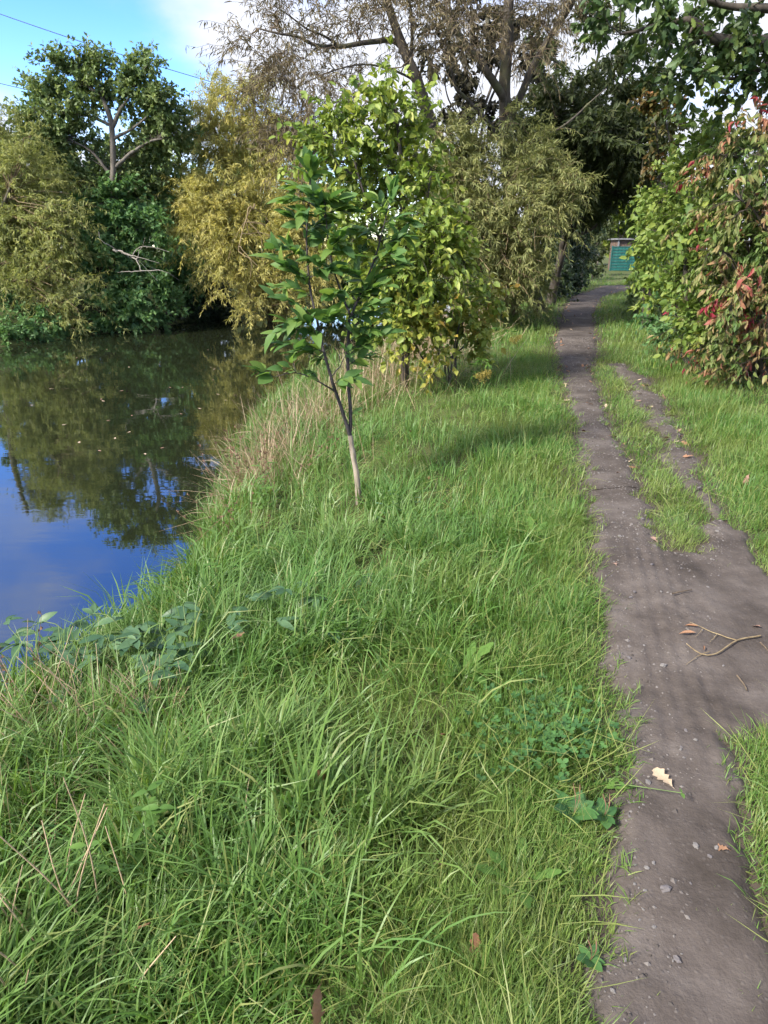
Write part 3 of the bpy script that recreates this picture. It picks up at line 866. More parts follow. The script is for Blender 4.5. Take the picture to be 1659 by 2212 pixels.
# ---- far bank, left: olive willow
b = gz(-12.2, 21.8)
g = grow([([b, b + [.2, -.1, 1.5], b + [.1, -.4, 3.2], b + [.3, -.6, 5.0]], .22, .05), ([b + [.1, 0, .8], b + [1.2, -.9, 2.0], b + [2.2, -1.6, 3.0]], .12, .04), ([b + [.1, -.2, 1.6], b + [-1.0, -.3, 3.0], b + [-1.4, -.5, 4.6]], .1, .03)],
         [C(20, 300, 22, 85, 60), C(60, 400, 21.5, 110, 80), C(30, 500, 21, 100, 90), C(150, 520, 20.6, 65, 80), C(60, 620, 20.2, 110, 70), C(165, 630, 19.8, 50, 60), C(150, 690, 19.4, 38, 32)], **WIL)
tree('willow_tree', 'olive yellow willow hanging over the water at the left edge of the far bank', 'tree', b, g, M['lf_willow_olive'], T_WILLOW, M['bark_willow'], M['twig_tan'], keep_twigs=.4)

# ---- far bank: alder with bare grey trunk
d = 22.6
b = gz(*P(245, 690, d)[:2])
top = lambda px, py, dd=d: P(px, py, dd)
al = [([b, top(240, 560), top(243, 440), top(244, 340), top(240, 260)], .125, .075), ([top(240, 262), top(222, 215), top(185, 180), top(160, 150)], .08, .03), ([top(242, 275), top(262, 235), top(285, 200), top(300, 160)], .07, .02),
      ([top(250, 360), top(290, 325), top(325, 305), top(350, 300)], .06, .02), ([top(243, 300), top(290, 275), top(330, 240)], .05, .02), ([top(238, 270), top(190, 250), top(140, 245), top(100, 240)], .05, .02), ([top(240, 380), top(200, 330), top(150, 300)], .05, .02)]
g = grow(al, [C(100, 165, d, 45, 45), C(185, 150, d, 60, 42), C(150, 205, d, 70, 40), C(240, 160, d, 45, 30), C(320, 160, d, 50, 45), C(345, 225, d, 45, 50), C(75, 245, d, 45, 45), C(140, 275, d, 55, 35), C(290, 215, d + .6, 50, 35),
              C(335, 290, d + .8, 50, 40), C(120, 330, d + .5, 55, 40), C(200, 320, d + 1.2, 50, 40, lai=1.3), C(290, 360, d + 1, 60, 40), C(370, 330, d + 1, 35, 60), C(180, 395, d + .6, 70, 35), C(60, 320, d + .5, 60, 50), C(250, 420, d + 1, 70, 40), C(330, 420, d + 1, 60, 50), C(380, 270, d + .5, 40, 50), C(110, 400, d + 1, 70, 50)],
         leaf=.12, ratio=.5, lai=3.0, per=12, twigs=8, twig_len=.5, droop=.15, up=.25, leaf_down=.15)
tree('alder_tree', 'tall dark green alder with a bare grey trunk on the far bank', 'tree', b, g, M['lf_alder'], T_QUAD, M['bark_grey'], M['bark_grey'], keep_twigs=.3)

# ---- far bank: dark maple shrubs below the alder
def bush(name, label, px, py, d, clumps, mat, leaf=.14, lai=2.4, tm=T_QUAD, bark='bark_dark', stem_r=.013, cat='bush', fork=0., **kw):
    bx = P(px, py, d)
    b = gz(bx[0], bx[1])
    cs = [C(*c) for c in clumps]
    limbs = []
    if fork:
        top_ = np.mean([c['c'] for c in cs], 0)
        fk = b + (top_ - b) * [.35, .35, fork]
        limbs.append(([b, b + (fk - b) * .5 + rng.normal(size=3) * .08, fk], .03 * (top_[2] - b[2]) + .03, .018 * (top_[2] - b[2])))
        b_root, b = b, fk
    for c in cs:
        c0 = c['c']
        h_ = np.linalg.norm(c0 - b)
        m = b + (c0 - b) * [.3, .3, .5] + rng.normal(size=3) * .07 * h_
        m2 = b + (c0 - b) * [.7, .7, .85] + rng.normal(size=3) * .05 * h_
        limbs.append(([b + rng.normal(size=3) * ([.12, .12, 0] if not fork else [0, 0, .25]), m, m2, c0], max(.012, stem_r * h_), .008))
    if fork: b = b_root
    p = dict(leaf=leaf, ratio=.5, lai=lai, per=12, twigs=8, twig_len=.4, droop=.25, up=.1, leaf_down=.25); p.update(kw)
    g = grow(limbs, cs, **p)
    return b, g, lambda **k: tree(name, label, cat, b, g, mat, tm, M[bark], M[bark], **k)
bush('maple_shrub', 'dark green maple below the alder trunk on the far bank', 230, 680, 22.3,
     [(170, 450, 22.4, 60, 45), (250, 430, 22.4, 70, 45), (230, 500, 21.7, 75, 50), (310, 490, 21.8, 70, 50), (330, 420, 23.4, 60, 55), (200, 560, 21.5, 55, 50), (270, 560, 21.8, 60, 45)], M['lf_dark'])[2](keep_twigs=.3)
bush('maple_shrub', 'low leafy green maple dipping to the water under the dead branches', 290, 690, 22.4,
     [(300, 620, 21.4, 75, 45), (250, 660, 21.0, 70, 38), (340, 660, 21.4, 60, 35), (280, 690, 20.8, 70, 22)], M['lf_dark'])[2](keep_twigs=.3)
bush('maple_shrub', 'deep shaded shrub between the alder and the golden willow', 400, 680, 26,
     [(400, 560, 26.5, 65, 70), (420, 470, 27.5, 55, 70), (420, 640, 25.6, 60, 50), (360, 580, 26, 50, 50)], M['lf_dark'])[2](keep_twigs=.3)
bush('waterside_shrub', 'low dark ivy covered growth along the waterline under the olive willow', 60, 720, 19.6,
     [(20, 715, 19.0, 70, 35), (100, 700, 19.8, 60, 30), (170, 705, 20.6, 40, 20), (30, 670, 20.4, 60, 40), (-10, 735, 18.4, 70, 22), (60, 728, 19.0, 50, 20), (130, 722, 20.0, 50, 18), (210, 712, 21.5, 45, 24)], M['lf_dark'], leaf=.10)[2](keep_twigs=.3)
bush('maple_shrub', 'green shrub on the far bank seen through the gaps beside the walnut', 800, 690, 27,
     [(740, 640, 26, 70, 60, 1.2), (830, 600, 27, 80, 80, 1.5), (920, 620, 29, 80, 70, 1.5), (780, 540, 28, 80, 60, 1.5), (900, 520, 30, 90, 70, 1.5)], M['lf_dark'], leaf=.17)[2](keep_twigs=.2)
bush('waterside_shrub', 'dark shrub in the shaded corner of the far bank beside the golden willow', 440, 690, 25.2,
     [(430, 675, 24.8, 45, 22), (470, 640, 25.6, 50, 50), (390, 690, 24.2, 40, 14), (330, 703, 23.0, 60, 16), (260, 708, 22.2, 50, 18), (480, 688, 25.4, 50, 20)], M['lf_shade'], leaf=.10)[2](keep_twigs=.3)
# woodland standing behind the far bank
for px, d, rx, y0, lab in ((-30, 30, 170, 380, 'tall green tree behind the olive willow at the left edge'), (150, 31, 120, 440, 'green tree filling the gap between the olive willow and the alder'), (330, 32, 160, 400, 'shaded green tree closing the gap behind the alder'), (560, 35, 190, 380, 'green tree showing through the golden willow')):
    bush('woodland_tree', lab, px, 640, d, [(px, y0 - 30, d, rx * .8, 90), (px - rx * .5, y0 + 70, d, rx * .7, 80), (px + rx * .5, y0 + 70, d, rx * .7, 80), (px, y0 + 170, d, rx, 90)], M['lf_alder'], leaf=.28, lai=2.6, cat='tree', fork=.4)[2](keep_twigs=.2)

# ---- golden willow on the far bank
d = 24
b = gz(*P(590, 690, 26)[:2])
g = grow([([b, P(585, 560, 25.5), P(580, 430, 25), P(560, 300, 24.5), P(540, 200, 24.5)], .24, .05), ([P(585, 560, 25.5), P(520, 430, 24.5), P(470, 300, 24.3), P(450, 240, 24.2)], .12, .03), ([P(583, 480, 25), P(640, 380, 24.8), P(660, 280, 24.6)], .12, .03), ([P(583, 520, 25), P(520, 480, 23.5), P(440, 440, 23.2)], .09, .02), ([P(585, 540, 25.2), P(640, 480, 23.6), P(680, 430, 23)], .09, .02)],
         [C(470, 230, d, 65, 65), C(545, 210, d, 65, 60, lai=1.6), C(440, 330, d, 65, 70), C(530, 320, d, 80, 70), C(420, 430, 23.4, 65, 70), C(510, 430, 23.0, 85, 70), C(600, 400, 23.4, 80, 90), C(450, 530, 22.6, 75, 60), C(400, 500, 23.4, 45, 60), C(400, 590, 23, 40, 40), C(550, 530, 22.2, 85, 65), C(640, 520, 22.4, 75, 80),
          C(510, 610, 21.8, 65, 50), C(590, 630, 21.4, 75, 45), C(660, 620, 21.8, 60, 60), C(560, 675, 21.0, 50, 25), C(610, 290, 24, 60, 60, lai=1.5), C(690, 560, 22.6, 60, 80), C(700, 440, 23.4, 60, 70, lai=1.8)], lai=1.65, **WIL)
tree('willow_tree', 'golden yellow willow overhanging the river left of the leafy sapling', 'tree', b, g, M['lf_willow_gold'], T_WILLOW, M['bark_willow'], M['twig_tan'], keep_twigs=.2)
# bare hanging dead branches
def dead_branch(label, px, py, d, n, sx, sy, dirx, mat=None):
    mat = mat or M['dead_wood']
    b0 = P(px, py, d)
    e = empty('dead_branch', b0, label, 'branch')
    a = Acc()
    main = smooth_poly([b0, P(px + dirx * sx * .5, py + sy * .2, d - .2), P(px + dirx * sx, py + sy, d - .5)], 16, .05)
    tubes(a, main[None], np.linspace(.03, .010, len(main))[None], 5)
    a.build('bough', mat, e)
    t = Acc()
    for i in range(n):
        k = rng.integers(3, len(main))
        p0 = main[k]
        dr = unit(np.array([dirx * rng.normal(.6, .6), rng.normal(0, .5), rng.normal(-.3, .5)]))
        L = rng.uniform(.5, 1.3)
        c = smooth_poly([p0, p0 + dr * L * .5 + rng.normal(size=3) * .1, p0 + dr * L + np.array([0, 0, -.15 * L])], 8, .04)
        tubes(t, c[None], np.linspace(.013, .006, len(c))[None], 4)
    t.build('twigs', mat, e)['kind'] = 'stuff'
dead_branch('pale dead branch hanging above the water below the alder', 245, 540, 20.6, 9, 60, 45, 1)
dead_branch('tan dead branches hanging in the golden willow', 550, 440, 21.4, 9, -35, 100, 1, M['twig_tan'])

# ---- the big willow by the path, its bare limbs reaching over the river
d = 15.5
b = gz(3.2, 18.0)
q = lambda px, py, dd=d: P(px, py, dd)
b2 = gz(4.2, 18.6)
limbs = [([b, q(985, 520, 17), q(965, 380, 16.2), q(932, 265, 15.8), q(905, 185), q(880, 120), q(857, 70), q(832, -10), q(810, -120)], .20, .08),
         ([q(876, 112), q(850, 88), q(800, 90, 15.2), q(735, 101, 15), q(685, 97, 14.8), q(640, 78, 14.7), q(600, 72, 14.6), q(560, 62, 14.6)], .075, .018),
         ([q(735, 101, 15), q(700, 78, 14.8), q(660, 60, 14.6), q(620, 30, 14.6), q(590, 10, 14.6)], .03, .01),
         ([q(690, 97, 14.8), q(670, 115, 14.7), q(655, 128, 14.7)], .02, .008),
         ([q(905, 190), q(880, 165), q(830, 145, 15), q(770, 140, 14.7), q(700, 160, 14.5), q(640, 190, 14.4)], .035, .01),
         ([q(935, 270), q(890, 300, 15.2), q(820, 290, 14.9), q(760, 270, 14.6), q(700, 250, 14.6)], .04, .01),
         ([q(960, 360, 16), q(860, 350, 15.6), q(760, 348, 15.2), q(690, 350, 15), q(640, 320, 15)], .07, .015),
         ([q(888, 130), q(890, 60), q(885, 0), q(880, -80)], .05, .02),
         ([b2, q(1112, 520, 18), q(1100, 400, 17.2), q(1092, 300, 16.6), q(1091, 200, 16.2), q(1097, 90, 16), q(1100, -20, 16), q(1104, -160, 16)], .22, .11),
         ([q(1090, 215, 16.2), q(1050, 150, 15.8), q(1000, 85, 15.6), q(950, 20, 15.4), q(915, -50, 15.2)], .11, .05),
         ([q(1090, 330, 16.7), q(1060, 270, 16.3), q(1010, 215, 16), q(985, 190, 15.8), q(975, 150, 15.7), q(960, 110, 15.6)], .06, .02),
         ([q(1096, 270, 16.5), q(1130, 190, 16.4), q(1175, 100, 16.2), q(1225, 25, 16), q(1270, -50, 16)], .11, .05),
         ([q(1100, 330, 16.8), q(1150, 305, 16.2), q(1220, 270, 15.8), q(1270, 225, 15.8), q(1310, 190, 15.8)], .045, .012),
         ([q(1105, 380, 17), q(1160, 375, 16.2), q(1210, 365, 15.6), q(1250, 380, 15.4)], .035, .010)]
BW = dict(WIL); BW.update(twig_len=.65, leaf=.12, droop=.35)
hanging = [C(990, 300, 15.6, 60, 50, lai=1.4), C(1060, 270, 15.6, 50, 60, lai=.9), C(1130, 330, 15.6, 70, 50, lai=1.6), C(1190, 400, 15.2, 50, 50, lai=1.8), C(930, 400, 15.2, 45, 60, lai=1.6), C(1010, 360, 15.5, 70, 55), C(980, 430, 14.8, 55, 60), C(1060, 430, 14.8, 75, 60), C(1130, 410, 15.2, 70, 50), C(1010, 510, 14.5, 70, 65), C(1100, 500, 14.6, 80, 60), C(1200, 440, 14.6, 40, 30, lai=2), C(1215, 490, 14.4, 30, 30, lai=1.4), C(960, 480, 14.2, 40, 30), C(1150, 360, 14.8, 45, 30, lai=2), C(1160, 540, 14, 35, 30), C(1175, 460, 14.8, 55, 50), C(1060, 590, 14.2, 75, 55), C(1130, 580, 14.4, 55, 55), C(1020, 620, 14.4, 60, 50), C(1095, 640, 14, 45, 32), C(1190, 520, 14.8, 30, 40, lai=1.4), C(1000, 665, 14.6, 60, 35), C(1080, 660, 14.4, 60, 30), C(1150, 620, 15.2, 40, 50)]
sparse = [C(600, 60, 14.7, 90, 60, 1.0, 0.51), C(560, 150, 14.7, 80, 70, 1.0, 0.63), C(650, 170, 14.6, 90, 60, 1.0, 0.51), C(740, 60, 15, 90, 60, 1, 0.38), C(800, 190, 15, 70, 50, 1, 0.33), C(720, 250, 14.8, 80, 50, 1, 0.45), C(600, 260, 14.8, 80, 60, 1, 0.75), C(640, 330, 15, 80, 50, 1, 1.05), C(860, 40, 15, 70, 60, 1, 0.38), C(960, 60, 15.5, 80, 80, 1.4, 0.45), C(1040, 30, 15.5, 80, 60, 1.4, 0.45), C(700, -20, 15, 160, 60, 1.5, 0.45), C(900, -60, 15.5, 130, 60, 1.5, 0.60), C(1150, 60, 16, 70, 80, 1.2, 0.45), C(1200, -40, 16, 140, 70, 1.6, 0.90)]
limbs = [(p_, r0 * .8, r1 * .8) for p_, r0, r1 in limbs]
g1 = grow(limbs, hanging, lai=3.6, **BW)
tree('willow_tree', 'big willow beside the path with thick bare forked trunks and drooping foliage', 'tree', b, g1, M['lf_willow_grey'], T_WILLOW, M['bark_willow'], M['twig_tan'], keep_twigs=.5)
wil = bpy.data.objects['willow_tree.002'] if 'willow_tree.002' in bpy.data.objects else None
g2 = grow(limbs, sparse, leaf=.12, ratio=.15, per=12, twigs=8, twig_len=.85, droop=.3, up=.2, leaf_down=.5, upturn=.12, wig=.09, tw_r=.0045, br_r=.012)
bb = Acc()
for B, Rr in g2['br']: tubes(bb, B, Rr, 4)
for T, Rr in g2['tw']: tubes(bb, T, Rr, 3)
bb.build('bare_twigs', M['twig_brown'], wil)
cc = Acc(); leaves(cc, T_WILLOW, g2['pos'], g2['ax'], g2['nn'], g2['size'], g2['rnd'])
o = cc.build('thin_crown', M['lf_willow_brown'], wil); o['kind'] = 'stuff'; o['label'] = 'sparse brownish autumn leaves on bare limbs'

# ---- trees behind the willow and over the path
bush('maple_tree', 'maple with leaves coloured dark as if backlit standing behind the bare willow limbs', 1000, 620, 24, [(1000, 60, 23, 85, 80), (960, 140, 23, 60, 70), (1040, 160, 23, 60, 70), (990, 230, 23, 70, 60), (1060, 40, 23.5, 70, 90), (1150, 120, 24, 80, 90), (1060, 270, 23, 60, 50)],
     M['lf_maple'], leaf=.17, lai=1.1, fork=.5, cat='tree', tm=T_QUAD)[2](keep_twigs=.6)
d = 20
bush('arching_tree', 'olive tree with shade darkened leaves arching over the path beyond the big willow', 1190, 620, 21,
     [(1270, 440, 19, 60, 40, 1.5), (1380, 370, 17.5, 60, 50, 1.4), (1420, 300, 17, 50, 50, 1.2, 1.6), (1160, 330, 17.5, 80, 60, 1.5), (1200, 240, 17.5, 90, 70, 1.5), (1290, 300, 17, 90, 70, 1.6), (1370, 290, 17, 70, 60, 1.5), (1230, 400, 18, 80, 50, 1.5), (1310, 390, 18.5, 60, 50, 1.5), (1180, 280, 19, 90, 80, 1.5), (1260, 190, 19, 80, 80, 1.5, 2), (1330, 250, 19, 90, 70, 1.5), (1230, 350, 19.5, 100, 60, 1.6), (1330, 330, 19.5, 80, 50, 1.5), (1400, 210, 18.5, 60, 60, 1.4, 1.2), (1250, 420, 20.5, 80, 50, 1.6), (1320, 120, 19, 80, 70, 1.5, 1.4), (1200, 110, 20, 80, 70, 1.5, 1.2), (1400, 110, 18.5, 60, 60, 1.3, 1.0), (1270, 50, 19.5, 80, 60, 1.4, .8)],
     M['lf_tunnel_shade'], leaf=.17, lai=3.6, ratio=.36, cat='tree', tm=T_WILLOW2, upturn=.15, fork=.45)[2](keep_twigs=.4)
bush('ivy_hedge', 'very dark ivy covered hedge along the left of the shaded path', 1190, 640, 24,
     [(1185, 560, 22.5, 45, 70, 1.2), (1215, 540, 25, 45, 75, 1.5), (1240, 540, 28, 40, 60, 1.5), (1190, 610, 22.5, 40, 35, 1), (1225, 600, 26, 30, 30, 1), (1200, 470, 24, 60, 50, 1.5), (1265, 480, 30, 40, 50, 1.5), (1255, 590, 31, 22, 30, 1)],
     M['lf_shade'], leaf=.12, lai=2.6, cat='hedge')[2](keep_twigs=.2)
bush('olive_hedge', 'olive green hedge at the far left end of the path', 1275, 590, 40,
     [(1278, 540, 38, 30, 60, 1.5), (1300, 510, 44, 40, 50, 2), (1265, 570, 36, 18, 30, 1)], M['lf_tunnel_shade'], leaf=.2, cat='hedge')[2](keep_twigs=.2)
bush('roadside_tree', 'pale yellow green tree glowing at the end of the path', 1330, 560, 58,
     [(1310, 440, 58, 60, 60, 2.5), (1360, 420, 58, 60, 60, 2.5), (1290, 500, 60, 60, 50, 2.5), (1400, 480, 60, 70, 70, 2.5), (1340, 380, 62, 80, 50, 3), (1330, 500, 64, 90, 60, 2)], M['lf_bright'], leaf=.34, lai=1.9, cat='tree', fork=.4)[2](keep_twigs=.2)
for px, d_, lab, mt in ((1480, 66, 'green tree far behind the fence on the right', 'lf_alder'), (1180, 70, 'green tree far beyond the dark hedge', 'lf_alder')):
    bush('roadside_tree', lab, px, 560, d_, [(px, 440, d_, 110, 80, 3), (px - 70, 500, d_, 90, 70, 3), (px + 70, 500, d_, 90, 70, 3)], M[mt], leaf=.4, lai=1.8, cat='tree', fork=.4)[2](keep_twigs=.2)

# ---- walnut behind the sapling
d = 8.6
b = gz(.25, 8.7)
q = lambda px, py, dd=d: P(px, py, dd)
g = grow([([b, q(880, 640), q(872, 500), q(868, 380), q(860, 280), q(850, 200)], .055, .012), ([q(878, 620), q(830, 540, 8.3), q(790, 430, 8.2), q(760, 330, 8.3)], .025, .008), ([q(874, 560), q(915, 470, 8.4), q(930, 380, 8.3)], .022, .008), ([q(878, 650), q(930, 560, 8.2), q(970, 470, 8.0)], .022, .008), ([q(868, 400), q(810, 330, 8.5), q(720, 300, 8.4)], .018, .006)],
         [C(820, 195, d, 45, 40), C(765, 245, d, 50, 40), C(690, 300, 8.2, 40, 40), C(670, 360, 8.2, 40, 30), C(740, 470, 8.5, 50, 45), C(1000, 580, 8.4, 40, 60), C(990, 660, 8.8, 50, 40), C(800, 260, d, 60, 55), C(890, 260, d, 50, 60), C(720, 310, 8.5, 55, 45), C(820, 340, 8.5, 75, 55), C(905, 350, 8.5, 45, 55), C(760, 390, 8.6, 55, 40), C(850, 430, 8.5, 70, 45), C(930, 440, 8.3, 50, 50), C(800, 500, 8.3, 75, 55), C(900, 520, 8.1, 75, 60), C(970, 520, 8.1, 45, 65), C(870, 680, 8.2, 70, 45), C(810, 690, 8.4, 50, 40), C(940, 670, 8.3, 50, 40), C(870, 600, 8.1, 80, 50), C(950, 600, 8.0, 60, 45), C(820, 620, 8.4, 60, 50)],
         leaf=.082, ratio=.42, lai=1.3, per=11, twigs=6, twig_len=.45, droop=.35, up=.2, leaf_down=.3, size_var=.5, br_r=.007, tw_r=.003)
tree('walnut_tree', 'young yellow green walnut tree with large leaflets behind the sapling', 'tree', b, g, M['lf_walnut'], T_BROAD, M['bark_dark'], M['bark_dark'], obj_leaf=MW, n_obj=300)
bush('orange_shrub', 'low yellow and orange tinged shrub at the foot of the walnut', 960, 760, 8.6,
     [(920, 690, 8.3, 60, 38, .4), (1000, 680, 8.7, 55, 40, .45), (860, 705, 8.1, 50, 34, .4), (1045, 655, 9.2, 36, 30, .4), (940, 735, 8.2, 55, 24, .4), (1030, 715, 9.0, 40, 24, .4)], leaf_mat('orange_shrub_leaf', [(.12, .19, .04), (.20, .26, .05), (.34, .33, .07), (.46, .25, .05)], trans=.35), leaf=.095, lai=2.0)[2](keep_twigs=.6)

# ---- the sapling
b = gz(*GP(775, 1078, -.14)[:2], 0)
d = b[1]
q = lambda px, py, dd=0.: P(px, py, d + dd)
stem = [([b - [0, 0, .08], q(772, 1040), q(762, 980, .02), q(756, 940, .03)], .023, .018),
        ([q(757, 945, .03), q(740, 890, .0), q(720, 830, -.03), q(700, 760, -.05), q(684, 690, -.02), q(668, 610, .02), q(662, 520, .03), q(668, 430, .03), q(672, 370, .03)], .014, .004),
        ([q(756, 945, .03), q(756, 880, .04), q(752, 800, .06), q(753, 720, .06), q(757, 680, .06)], .015, .011),
        ([q(757, 685, .06), q(740, 640, .05), q(715, 560, .0), q(705, 480, -.03), q(700, 420, -.02)], .009, .003),
        ([q(757, 685, .06), q(785, 620, .1), q(808, 560, .16), q(825, 500, .2), q(840, 440, .22)], .009, .003),
        ([q(722, 845, -.03), q(690, 825, -.1), q(640, 805, -.2), q(590, 815, -.25)], .006, .002), ([q(715, 815, -.03), q(735, 790, -.15), q(745, 770, -.22)], .005, .002)]
e = empty('sapling', b, 'slender young tree with large dark green leaves standing in the grass by the water', 'sapling')
a = Acc()
for pts, r0, r1 in stem[:1]:
    c = smooth_poly(pts, 22, .001); tubes(a, c[None], np.linspace(r0, r1, len(c))[None] * (1 + .05 * rng.normal(size=(1, len(c)))), 12)
tr = a.build('trunk', M['bark_pale'], e); tr['label'] = 'pale grey brown lower trunk'
for pts, r0, r1 in stem[1:]:
    a = Acc(); c = smooth_poly(pts, 26, .003); tubes(a, c[None], np.linspace(r0, r1, len(c))[None], 8)
    a.build('branch', M['bark_sapling'], e)
LP_, LA_, LN_, LS_ = [], [], [], []
tw = Acc()
def leafy(p0, dr, L, n, sz):
    """one shoot with alternate arching leaves"""
    dr = dr / np.linalg.norm(dr)
    c = smooth_poly([p0, p0 + dr * L * .5 + [0, 0, .02], p0 + dr * L + [0, 0, -.02]], 8, .002)
    tubes(tw, c[None], np.linspace(.0032, .0014, len(c))[None], 5)
    side = np.cross(dr, [0, 0, 1.]); side = side / (np.linalg.norm(side) + 1e-6)
    for i in range(n):
        f = .15 + .85 * i / max(1, n - 1)
        p = c[min(len(c) - 1, int(f * (len(c) - 1)))]
        sg = 1 if i % 2 else -1
        ax = dr * (.55 + .5 * f) + side * sg * (.9 - .6 * f) + np.array([0, 0, .12]) + rng.normal(size=3) * .28
        LP_.append(p); LA_.append(ax); LN_.append(np.array([0, -.25, 1.]) + rng.normal(size=3) * .4); LS_.append(sz * rng.uniform(.5, 1.25))
shoots = [  # (px, py, depth offset, px dir, depth dir, length, leaves)
    (668, 380, .03, 0, 0, .05, 6), (668, 440, .03, -80, -.2, .18, 6), (668, 440, .03, 60, -.15, .16, 6), (664, 500, .03, -80, .1, .2, 7), (664, 500, .03, 70, -.2, .2, 7), (700, 440, -.02, 50, 0, .14, 6), (702, 470, -.03, -40, -.25, .2, 7),
    (664, 560, .03, -90, -.2, .26, 8), (664, 560, .03, -70, .25, .22, 7), (700, 470, -.02, 90, .1, .2, 7), (706, 520, -.02, 70, -.3, .22, 8), (715, 560, 0, 20, -.4, .26, 8), (668, 610, .02, -110, -.1, .36, 9), (672, 640, .02, -100, .25, .3, 8), (672, 620, 0, -60, -.4, .28, 8),
    (840, 445, .22, 20, 0, .1, 6), (833, 480, .2, 70, -.1, .2, 7), (825, 510, .2, -60, -.25, .22, 7), (815, 550, .17, 90, 0, .26, 8), (810, 560, .16, 30, -.4, .26, 8), (800, 590, .14, 100, -.15, .3, 8), (790, 615, .1, -40, -.4, .25, 8), (775, 650, .08, 90, .1, .26, 7), (775, 650, .08, 60, -.4, .26, 8),
    (684, 690, -.02, -110, -.05, .36, 9), (680, 680, -.02, -90, -.35, .32, 8), (690, 715, -.04, -110, .1, .36, 8), (695, 740, -.05, -60, -.4, .26, 8), (690, 700, -.03, 60, -.35, .22, 7), (740, 640, .05, -20, -.45, .26, 8), (725, 590, .02, -60, -.35, .24, 8), (753, 720, .06, 60, -.35, .24, 8),
    (752, 740, .06, 110, .0, .3, 7), (753, 700, .06, -60, -.4, .22, 7), (752, 770, .06, 70, -.3, .24, 6), (757, 690, .06, 110, .2, .28, 7), (590, 815, -.25, -60, -.05, .12, 5), (640, 805, -.2, -40, -.25, .12, 4), (640, 805, -.2, -20, .2, .12, 4), (745, 772, -.22, 10, -.1, .06, 3),
    (757, 685, .06, 100, -.3, .3, 8), (780, 630, .1, 110, .1, .34, 8), (800, 590, .14, 80, .3, .26, 7), (752, 760, .06, 100, -.2, .3, 7), (752, 790, .06, 60, .2, .22, 6), (720, 830, -.03, 60, -.3, .2, 5), (700, 760, -.05, -100, -.25, .36, 8), (705, 780, -.05, -80, .2, .28, 6), (670, 600, .02, 70, -.35, .24, 7), (664, 540, .03, 30, .3, .2, 7), (700, 520, -.02, -30, .3, .2, 7), (825, 520, .2, 90, .25, .24, 7), (740, 640, .05, 60, .3, .24, 7), (668, 420, .03, -40, .15, .14, 6), (835, 470, .2, -50, .1, .16, 6),
    (690, 825, -.1, -60, -.1, .12, 4), (756, 900, .04, 50, -.1, .06, 3), (664, 470, .03, 0, -.4, .18, 6), (668, 400, .03, 20, -.3, .14, 6)]
for px, py, dd, dx, dz, L, n in shoots:
    p0 = q(px, py, dd)
    dr = np.array([dx / FPX * d, dz * .35 - .0, .10 + .09 * rng.normal()])
    leafy(p0, dr, L * .9, n + 9 if n > 4 else n + 1, .12 if n > 4 else .09)
tw.build('shoots', M['bark_sapling'], e)['kind'] = 'stuff'
LP_, LA_, LN_, LS_ = np.array(LP_), np.array(LA_), np.array(LN_), np.array(LS_)
od = np.argsort(LP_[:, 1])
leaf_objects(e, MS, LP_[od[:300]], LA_[od[:300]], LN_[od[:300]], LS_[od[:300]])
if len(od) > 300:
    c = Acc(); k = od[300:]
    leaves(c, T_OVATE[0], LP_[k], LA_[k], LN_[k], LS_[k], rng.random(len(k)))
    c.build('rear_leaves', M['lf_sapling_r'], e)['kind'] = 'stuff'

# ---- hedge on the right of the path
bush('guelder_bush', 'bright yellow green leafy bush arching out of the hedge on the right', 1530, 780, 9.5,
     [(1510, 300, 9.6, 55, 60, .6), (1450, 470, 10.4, 45, 60, .6), (1480, 420, 9.8, 50, 55, .6), (1550, 420, 9.2, 65, 60, .7), (1510, 510, 9.4, 60, 60, .7), (1580, 520, 8.9, 60, 60, .7), (1500, 600, 9.6, 55, 50, .6), (1570, 610, 8.8, 60, 55, .7), (1530, 690, 9.0, 60, 50, .6), (1590, 700, 8.6, 60, 55, .6)],
     M['lf_hedge'], leaf=.09, lai=2.2, tm=T_BROAD, per=9, twigs=6, twig_len=.45, size_var=.5)[2](obj_leaf=MH, n_obj=300)
bush('dogwood_bush', 'dogwood bush with reddening autumn leaves at the right edge', 1640, 800, 8.4,
     [(1640, 290, 8.4, 50, 60, .5), (1575, 330, 8.5, 50, 55, .5), (1590, 420, 8.1, 45, 55, .5, 2.2), (1560, 540, 8.2, 40, 50, .4, 1.4), (1590, 640, 7.9, 45, 50, .5, 1.8), (1650, 440, 8.3, 50, 60, .6), (1620, 520, 8.2, 40, 60, .5, 1.6), (1660, 560, 8.1, 50, 60, .6), (1650, 660, 8.0, 55, 60, .6), (1600, 750, 8.2, 55, 45, .5), (1650, 770, 7.9, 50, 50, .5), (1540, 740, 8.8, 50, 40, .5), (1490, 700, 9.6, 40, 40, .5, 1.6), (1700, 500, 8.2, 60, 200, .6)],
     M['lf_red'], leaf=.08, lai=2.4, tm=T_LANCE, per=10, twigs=7, twig_len=.45, leaf_down=.8, size_var=.5)[2](obj_leaf=MR, n_obj=300)
bush('hedge_bush', 'dense green bush in the hedge behind the bright guelder leaves', 1440, 700, 13,
     [(1440, 480, 13.5, 55, 60, .8), (1420, 560, 14.2, 36, 55, .8), (1450, 570, 12.6, 50, 60, .8), (1425, 630, 13.2, 40, 40, .7), (1460, 650, 12, 50, 45, .7), (1440, 400, 14.5, 50, 55, .9)], M['lf_hedge'], leaf=.12, lai=2.3)[2](keep_twigs=.5)
